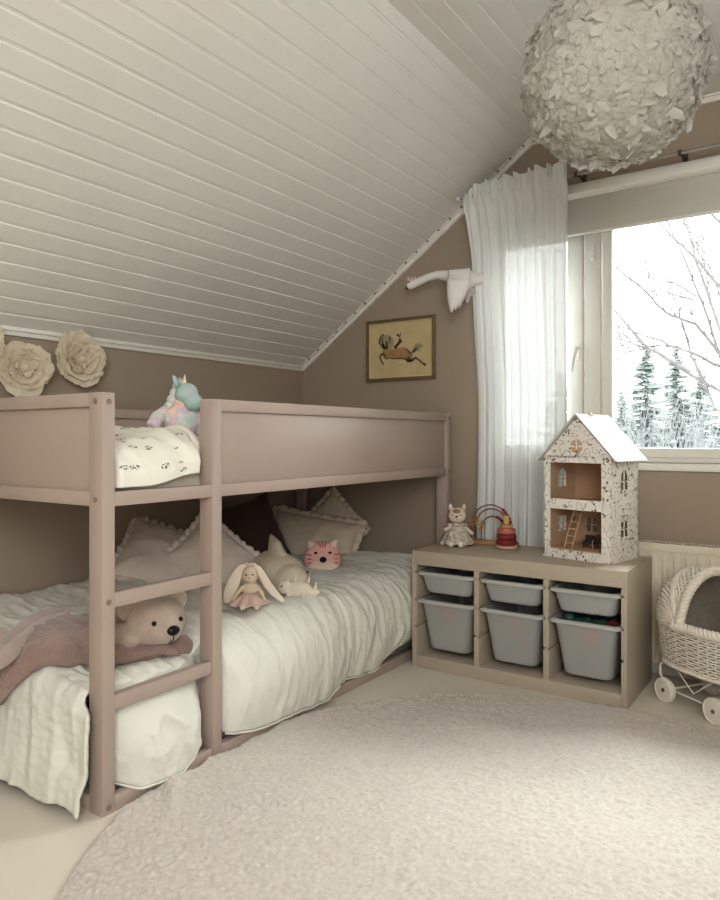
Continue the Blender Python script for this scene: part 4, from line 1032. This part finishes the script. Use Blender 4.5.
# ================================================================== framed horse picture
m_fr = mat('antique gold brown frame', (128, 108, 80), .45, .12, 25, spec=.4); m_fri = mat('pale gilt slip', (206, 190, 152), .45, .06, 20)
m_art = mat('aged cream paper', (206, 190, 150), .85, .04, 7, c2=(190, 172, 132), thr=(.3, .75))
PX0, PX1, PZ0, PZ1 = -.552, -.118, 1.348, 1.688
pc = thing('framed_picture', 'gold framed drawing of a leaping horse and rider on the gable wall', 'picture', ((PX0 + PX1) / 2, BW, (PZ0 + PZ1) / 2))
hw, hh_ = (PX1 - PX0) / 2, (PZ1 - PZ0) / 2
def ring(mb, hw, hh, wd, y0, y1, bev):
    mb.box(-hw, hw, y0, y1, hh - wd, hh, bev); mb.box(-hw, hw, y0, y1, -hh, -hh + wd, bev); mb.box(-hw, -hw + wd, y0, y1, -hh + wd, hh - wd, bev); mb.box(hw - wd, hw, y0, y1, -hh + wd, hh - wd, bev); return mb
ring(ring(MB(), hw, hh_, .009, -.022, -.001, .003), hw - .010, hh_ - .010, .008, -.017, -.001, .002).build('frame', m_fr, pc)
ring(MB(), hw - .015, hh_ - .015, .007, -.012, -.002, .002).build('slip', m_fri, pc)
MB().box(-hw + .02, hw - .02, -.006, -.002, -hh_ + .02, hh_ - .02, 0).build('paper', m_art, pc, smooth=False)
def flat(name, polys, m, y=-.0065):
    mb = MB()
    for p in polys: mb.add([V((a, y, b)) for a, b in p], [tuple(range(len(p)))])
    return mb.build(name, m, pc, smooth=False)
def Q(pts): return [((a - 385) / 600 * (2 * hw) , (360 - b) / 545 * (2 * hh_) * 1.0 + .0) for a, b in pts]   # traced from the picture itself
def stroke(pts, ws):
    pts = [V((a, b)) for a, b in Q(pts)]; L_, R_ = [], []
    for i, p in enumerate(pts):
        d = (pts[min(i + 1, len(pts) - 1)] - pts[max(i - 1, 0)]).normalized(); n = V((-d.y, d.x)); L_.append(p + n * ws[i]); R_.append(p - n * ws[i])
    return [[L_[i], L_[i + 1], R_[i + 1], R_[i]] for i in range(len(pts) - 1)]
m_h1 = mat('chestnut wash', (168, 134, 98), .9, .15, 30); m_h2 = mat('brown ink', (112, 90, 70), .9, .1, 30); m_h3 = mat('grey wash', (166, 156, 128), .9, .15, 40); m_h4 = mat('black ink', (74, 66, 58), .9)
flat('horse_body', [Q([(222, 372), (240, 352), (280, 352), (330, 356), (370, 345), (420, 345), (450, 362), (478, 392), (492, 425), (485, 455), (465, 470), (440, 462), (420, 440), (380, 430), (340, 436), (300, 428), (262, 420), (235, 400)])], m_h1)
flat('horse_belly_shade', [Q([(262, 418), (300, 426), (340, 434), (380, 428), (420, 438), (440, 460), (400, 446), (345, 444), (295, 436)]), Q([(420, 350), (450, 364), (478, 394), (490, 425), (470, 412), (448, 380)])], m_h2, -.0066)
flat('horse_legs', stroke([(245, 392), (215, 392), (203, 412), (214, 445), (232, 476), (240, 482)], [.010, .007, .006, .005, .004, .006]) + stroke([(262, 402), (240, 418), (262, 432), (280, 428)], [.007, .005, .005, .003]) + stroke([(448, 440), (480, 466), (520, 442), (545, 462), (575, 492), (606, 512)], [.013, .009, .007, .005, .005, .008]) + stroke([(430, 440), (455, 470), (500, 462)], [.009, .007, .003]), m_h2, -.0068)
flat('horse_mane', stroke([(250, 350), (225, 325), (212, 290), (214, 250), (222, 220)], [.010, .014, .014, .012, .006]) + stroke([(262, 350), (245, 310), (240, 262), (255, 222)], [.012, .016, .016, .006]) + stroke([(280, 350), (275, 300), (280, 255), (270, 218)], [.012, .016, .014, .004]) + stroke([(300, 348), (312, 312), (308, 270), (290, 232)], [.008, .014, .013, .004]), m_h3, -.0066)
flat('horse_tail', stroke([(488, 400), (505, 365), (530, 340), (560, 338), (580, 360)], [.006, .012, .014, .009, .003]) + stroke([(488, 400), (520, 372), (545, 372), (552, 395)], [.005, .010, .009, .003]), m_h3, -.0066)
flat('horse_head_lines', stroke([(224, 214), (206, 250), (198, 285), (208, 300), (222, 322)], [.004, .006, .006, .004, .003]) + stroke([(238, 212), (226, 236)], [.004, .002]) + stroke([(262, 270), (278, 305)], [.002, .003]), m_h2, -.0070)
flat('rider', stroke([(335, 345), (360, 318), (385, 290), (380, 262)], [.009, .008, .009, .006]) + stroke([(385, 285), (405, 292)], [.003, .003]) + stroke([(378, 250), (368, 232), (352, 228)], [.005, .005, .003]) + stroke([(390, 245), (386, 215)], [.002, .002]), m_h4, -.0070)
flat('ground_wash', [Q([(250, 480), (420, 490), (560, 470), (480, 505), (330, 512)])], mat('pale wash', (192, 178, 142), .9, .05, 30), -.0062)

# ================================================================== flying swan wall sculpture
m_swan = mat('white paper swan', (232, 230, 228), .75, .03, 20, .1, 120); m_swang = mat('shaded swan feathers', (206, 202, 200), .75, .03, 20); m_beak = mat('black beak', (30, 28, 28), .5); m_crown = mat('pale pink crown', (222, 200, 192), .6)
sw = thing('swan_figure', 'white flying swan wall figure with stretched neck beside the curtain', 'wall decoration', (0, 2.02, 1.86))
def S(px, py, y=1.99): return at(px, py, y=y) - V((0, 2.02, 1.86))
nk = [S(413, 284.5), S(420, 281), S(428, 277.5), S(437, 275), S(447, 275.5), S(457, 278)]
plush('body', m_swan, sw, [(S(464, 280), (.085, .05, .05), E3(0, 4, 0)), (S(478, 279, 2.0), (.04, .035, .03))], [(nk, [.021, .021, .020, .021, .027, .04])], vox=.006, it=3)
MB().ell(S(411.5, 285), (.028, .022, .021), E3(0, -18, 0)).build('head', m_swan, sw, angle=0)
MB().tube([S(410, 286.2), S(407.5, 287.6), S(405.5, 288.6)], [.013, .010, .004], 12, flat=.9).build('beak', m_beak, sw)
for s in (-1, 1): MB().ell(S(411, 284) + V((0, s * .0185, .006)), .004).build('eye', m_beak, sw)
cw = MB(); cc_ = S(411.5, 281)
for k in range(7):
    a = 2 * pi * k / 7; p = cc_ + V((cos(a) * .014, sin(a) * .014, 0)); cw.cyl(p, p + V((cos(a) * .008, sin(a) * .008, .022)), .006, .001, 8)
cw.build('crown', m_crown, sw)
def wing(root_px, y0, lay, m, name, ox):
    hub = MB(); hub.grid(12, 10, lambda u, v: S(lerp(448, 470, u), lerp(270, 290, v) - 2 * u, y0 - .012 * sin(pi * u) - .02 * sin(v * pi * .5))); 
    w = hub.build(name, m, sw, angle=0, mods=[('SOLIDIFY', dict(thickness=.006))])
    for i, (x0, x1, yt, xt) in enumerate(lay):
        def f(u, v):
            wv = (v - .5) * (1 - u ** 3 * .85); xc = lerp((x0 + x1) / 2, xt, u ** .9); return S(xc + wv * (x1 - x0) * 1.25, lerp(279, yt, u), y0 - .022 - .004 * i + .012 * u - .010 * (1 - (2 * v - 1) ** 2) - .012 * sin(pi * u))
        mb = MB(); mb.grid(14, 7, f); mb.build('feather', m, w, angle=0, mods=[('SOLIDIFY', dict(thickness=.003))])
wing(0, 1.925, [(463, 470, 281 + 0, 467), (460, 468, 293, 465.5), (457, 466, 300, 462.5), (454, 463, 306, 459), (451, 460, 310, 455.5), (448, 457, 312.5, 451.5)], m_swan, 'wing', 0)
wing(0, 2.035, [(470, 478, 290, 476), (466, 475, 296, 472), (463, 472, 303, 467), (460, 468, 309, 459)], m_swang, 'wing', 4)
for k, (a, b) in enumerate(((482, 277), (483, 280), (481, 283))):
    MB().tube([S(474, 279 + k, 2.0), S(a, b, 2.01)], [.022, .006], 8, flat=.4).build('tail_feather', m_swan, sw, angle=0)
MB().cyl(S(464, 280, 2.02), S(464, 280, BW), .008, seg=10).build('wall_pin', m_dark, sw)
# ================================================================== outdoors
m_snow = mat('snow', (140, 142, 143), .9, .03, 1)
struct(MB().box(-90, 60, BW + .6, 140, -3.4, -3.0, 0), 'ground', m_snow, smooth=False)
m_bark = mat('bark', (98, 96, 94), .9, .2, 12)
m_fir = mat('haze toned fir', (98, 106, 100), .95, .2, 2, c2=(136, 141, 139), thr=(.40, .66))  # distance haze is put into these pale foliage tones
m_twig = mat('haze toned twigs', (120, 122, 122), .95, .12, 5)  # twig grey lightened to carry the outdoor haze in its colour
rng = random.Random(5)
def twigs(mb, p, d, L, r, dep, spread=.5):
    pts = [p]; q = p.copy(); dd = d.normalized(); n = 5
    for i in range(n):
        dd = (dd + V((rng.uniform(-1, 1), rng.uniform(-1, 1), rng.uniform(-.5, .9))) * .13).normalized(); q = q + dd * (L / n); pts.append(q.copy())
        if dep > 0 and i >= 1:
            for _ in range(rng.choice((1, 1, 2))):
                sd = (dd + V((rng.uniform(-1, 1), rng.uniform(-1, 1), rng.uniform(-.3, 1))) * spread).normalized()
                twigs(mb, q, sd, L * rng.uniform(.35, .6), r * .55, dep - 1, spread)
    mb.tube(pts, [max(.0025, r * (1 - .75 * i / n)) for i in range(n + 1)], 5 if dep else 4, caps=False)
bt = thing('bare_tree', 'bare branching tree close outside the window', 'tree', (1.5, 8.2, -3))
tr = MB(); trunk = [V((1.5, 8.2, -3.05)), V((1.42, 8.15, -1)), V((1.3, 8.1, .4)), V((1.05, 8.0, 1.6)), V((.95, 7.95, 2.6)), V((.8, 7.9, 4.2)), V((.75, 7.8, 6.5))]
tr.tube([p - V((1.5, 8.2, -3)) for p in trunk], [.16, .13, .11, .09, .07, .05, .02], 10); tr.build('trunk', m_bark, bt)
limbs = [[(735, 305), (720, 287), (695, 258), (657, 222), (650, 205)], [(735, 400), (718, 350), (701, 298), (668, 222), (660, 205)], [(733, 360), (715, 315), (697, 263), (685, 222), (683, 200)],
         [(735, 235), (713, 216), (700, 200)], [(740, 380), (720, 353), (695, 324), (666, 313), (643, 289), (613, 265), (600, 255)], [(690, 372), (643, 344), (613, 308), (600, 297)],
         [(740, 376), (720, 367), (690, 352), (655, 339), (613, 324), (598, 318)], [(740, 402), (720, 391), (687, 373), (652, 350), (613, 337), (600, 333)], [(715, 410), (711, 399), (692, 356), (681, 318), (676, 302)],
         [(740, 330), (722, 300), (708, 262), (700, 222)], [(690, 352), (660, 345), (630, 352), (612, 362)], [(701, 298), (672, 283), (645, 276)], [(692, 300), (660, 290), (640, 268)]]
for i, lp in enumerate(limbs):
    yd = 7.9 + .5 * sin(i * 2.3); pts = [at(a, b, y=yd + .12 * k) - V((1.5, 8.2, -3)) for k, (a, b) in enumerate(lp)]
    mb = MB(); n = len(pts); fine = []
    for a, b in zip(pts, pts[1:]):
        for k in range(5): fine.append(a.lerp(b, k / 5) + V((nz(k, i, a.x), nz(i, k, a.z), nz(a.x * 3, k))) * .03)
    fine.append(pts[-1]); N = len(fine); r0 = .024 if i < 9 else .014
    mb.tube(fine, [r0 * (1 - .75 * k / N) for k in range(N)], 6)
    for k in range(3, N, 2):
        d = (fine[k] - fine[k - 1]).normalized(); sd = (d + V((rng.uniform(-.7, .7), rng.uniform(-.5, .5), rng.uniform(-.5, .9)))).normalized()
        twigs(mb, fine[k], sd, rng.uniform(.25, .6), .009, 1)
    mb.build('branch', m_bark, bt)
def fir(x, y, h, r, seed, lab):
    rg = random.Random(seed); t = thing('fir_tree', lab, 'tree', (x, y, -3), group=None)
    MB().cyl((0, 0, -.05), (0, 0, h * .97), r * .06, .02, 8).build('trunk', m_bark, t)
    mb = MB(); lv = int(h * 5)
    for i in range(lv):
        f = i / lv; z = h * (.06 + .94 * f); R = r * (1 - f) ** .85 * rg.uniform(.75, 1.1) + .08
        for k in range(9):
            a = rg.uniform(0, 2 * pi); d = V((cos(a), sin(a), 0)); s = V((-d.y, d.x, 0)); l = R * rg.uniform(.7, 1.15); wd = l * .22 + .06
            p = V((0, 0, z + rg.uniform(-.25, .25))); n = 4; vs = []
            for q in range(n + 1):
                g = q / n; c = p + d * l * g + V((0, 0, -.35 * l * g + .22 * l * g * g)); ww = wd * (1 - g) ** .7 * (.6 + .6 * (q % 2)) + .015
                vs += [c - s * ww - V((0, 0, .1 * ww + .05)), c + V((0, 0, .04)), c + s * ww - V((0, 0, .1 * ww + .05))]
            fs = []
            for q in range(n):
                b = q * 3; fs += [(b, b + 1, b + 4, b + 3), (b + 1, b + 2, b + 5, b + 4)]
            mb.add(vs, fs)
    mb.build('foliage', m_fir, t, angle=0, fix=False)
for px, y, top, r, sd, lab in ((646, 25, 346, 1.7, 1, 'tall haze toned fir left of centre in the window view'), (676, 32, 346, 1.9, 2, 'haze toned fir right behind the tallest fir outside'),
                               (622, 38, 392, 2.2, 3, 'small distant fir at the left edge of the window view'), (700, 45, 372, 2.8, 4, 'pale distant fir behind the bare branches'), (560, 30, 372, 2.0, 5, 'fir outside seen faintly through the sheer curtain'),
                               (735, 26, 372, 2.0, 6, 'fir outside at the right edge of the window')):
    p = at(px, top, y=y); fir(p.x, y, p.z + 3, r, sd, lab)
for i, (px, y, top, lab) in enumerate(((690, 14, 395, 'haze toned bushy shrub below the bare tree outside'), (655, 19, 408, 'haze toned twiggy shrub at the foot of the tall fir'), (625, 24, 412, 'low haze toned shrub outside at the left of the pane'), (722, 29, 400, 'haze toned shrub outside at the right of the pane'))):
    p = at(px, top, y=y); b = thing('shrub', lab, 'shrub', (p.x, y, -3)); mb = MB(); H = p.z + 3
    for k in range(16):
        a = rng.uniform(0, 2 * pi); twigs(mb, V((cos(a) * .1, sin(a) * .1, -.02)), V((cos(a) * .26, sin(a) * .26, 1)), H * rng.uniform(.55, .8), .022, 2, .6)
    mb.build('twigs', m_twig, b, fix=False)

# ================================================================== light
W = bpy.data.worlds.new('overcast sky'); SC.world = W; W.use_nodes = True
N = W.node_tree.nodes; L = W.node_tree.links; bg = N['Background']
tc = N.new('ShaderNodeTexCoord'); sp = N.new('ShaderNodeSeparateXYZ'); cr = N.new('ShaderNodeValToRGB')
L.new(tc.outputs['Generated'], sp.inputs[0]); L.new(sp.outputs['Z'], cr.inputs[0])
cr.color_ramp.elements[0].color = (.80, .84, .88, 1); cr.color_ramp.elements[1].color = (1, 1, 1, 1); cr.color_ramp.elements[1].position = .5
L.new(cr.outputs[0], bg.inputs['Color']); bg.inputs['Strength'].default_value = WORLD
def area(name, loc, rot, sx, sy, e, c=(1, 1, 1), portal=False):
    l = bpy.data.lights.new(name, 'AREA'); l.shape = 'RECTANGLE'; l.size = sx; l.size_y = sy; l.energy = e; l.color = c
    o = bpy.data.objects.new(name, l); COL.objects.link(o); o.location = loc; o.rotation_euler = rot
    if portal: l.cycles.is_portal = True
    return o
area('window_portal', ((WX0 + WX1) / 2, BW + .24, (WZ0 + WZ1) / 2), (radians(90), 0, pi), WX1 - WX0, WZ1 - WZ0, 1, portal=True).rotation_euler = (radians(-90), 0, 0)
area('sky_glow', (1.9, 4.2, 4.6), (radians(-38), 0, 0), 3.4, 2.2, SKYA, (.97, .99, 1))
area('room_fill', (2.2, -2.2, 2.0), V((-.75, .62, -.42)).to_track_quat('-Z', 'Z').to_euler(), 2.2, 1.6, FILL, (.985, 1, .985))

cam = bpy.data.cameras.new('camera'); co = bpy.data.objects.new('camera', cam); COL.objects.link(co)
co.location = CAM; co.rotation_euler = (radians(90), 0, -YAW); cam.sensor_width = 36; cam.lens = FPX * 36 / 900; cam.shift_y = -(450 - HZ) / 900; cam.clip_start = .02; cam.clip_end = 400
SC.camera = co
SC.view_settings.view_transform = 'Standard'; SC.view_settings.look = 'None'; SC.view_settings.exposure = EXPO; SC.view_settings.gamma = 0.87
SC.cycles.use_denoising = True
SC.cycles.max_bounces = 10; SC.cycles.diffuse_bounces = 6; SC.cycles.transparent_max_bounces = 16; SC.cycles.sample_clamp_indirect = 6
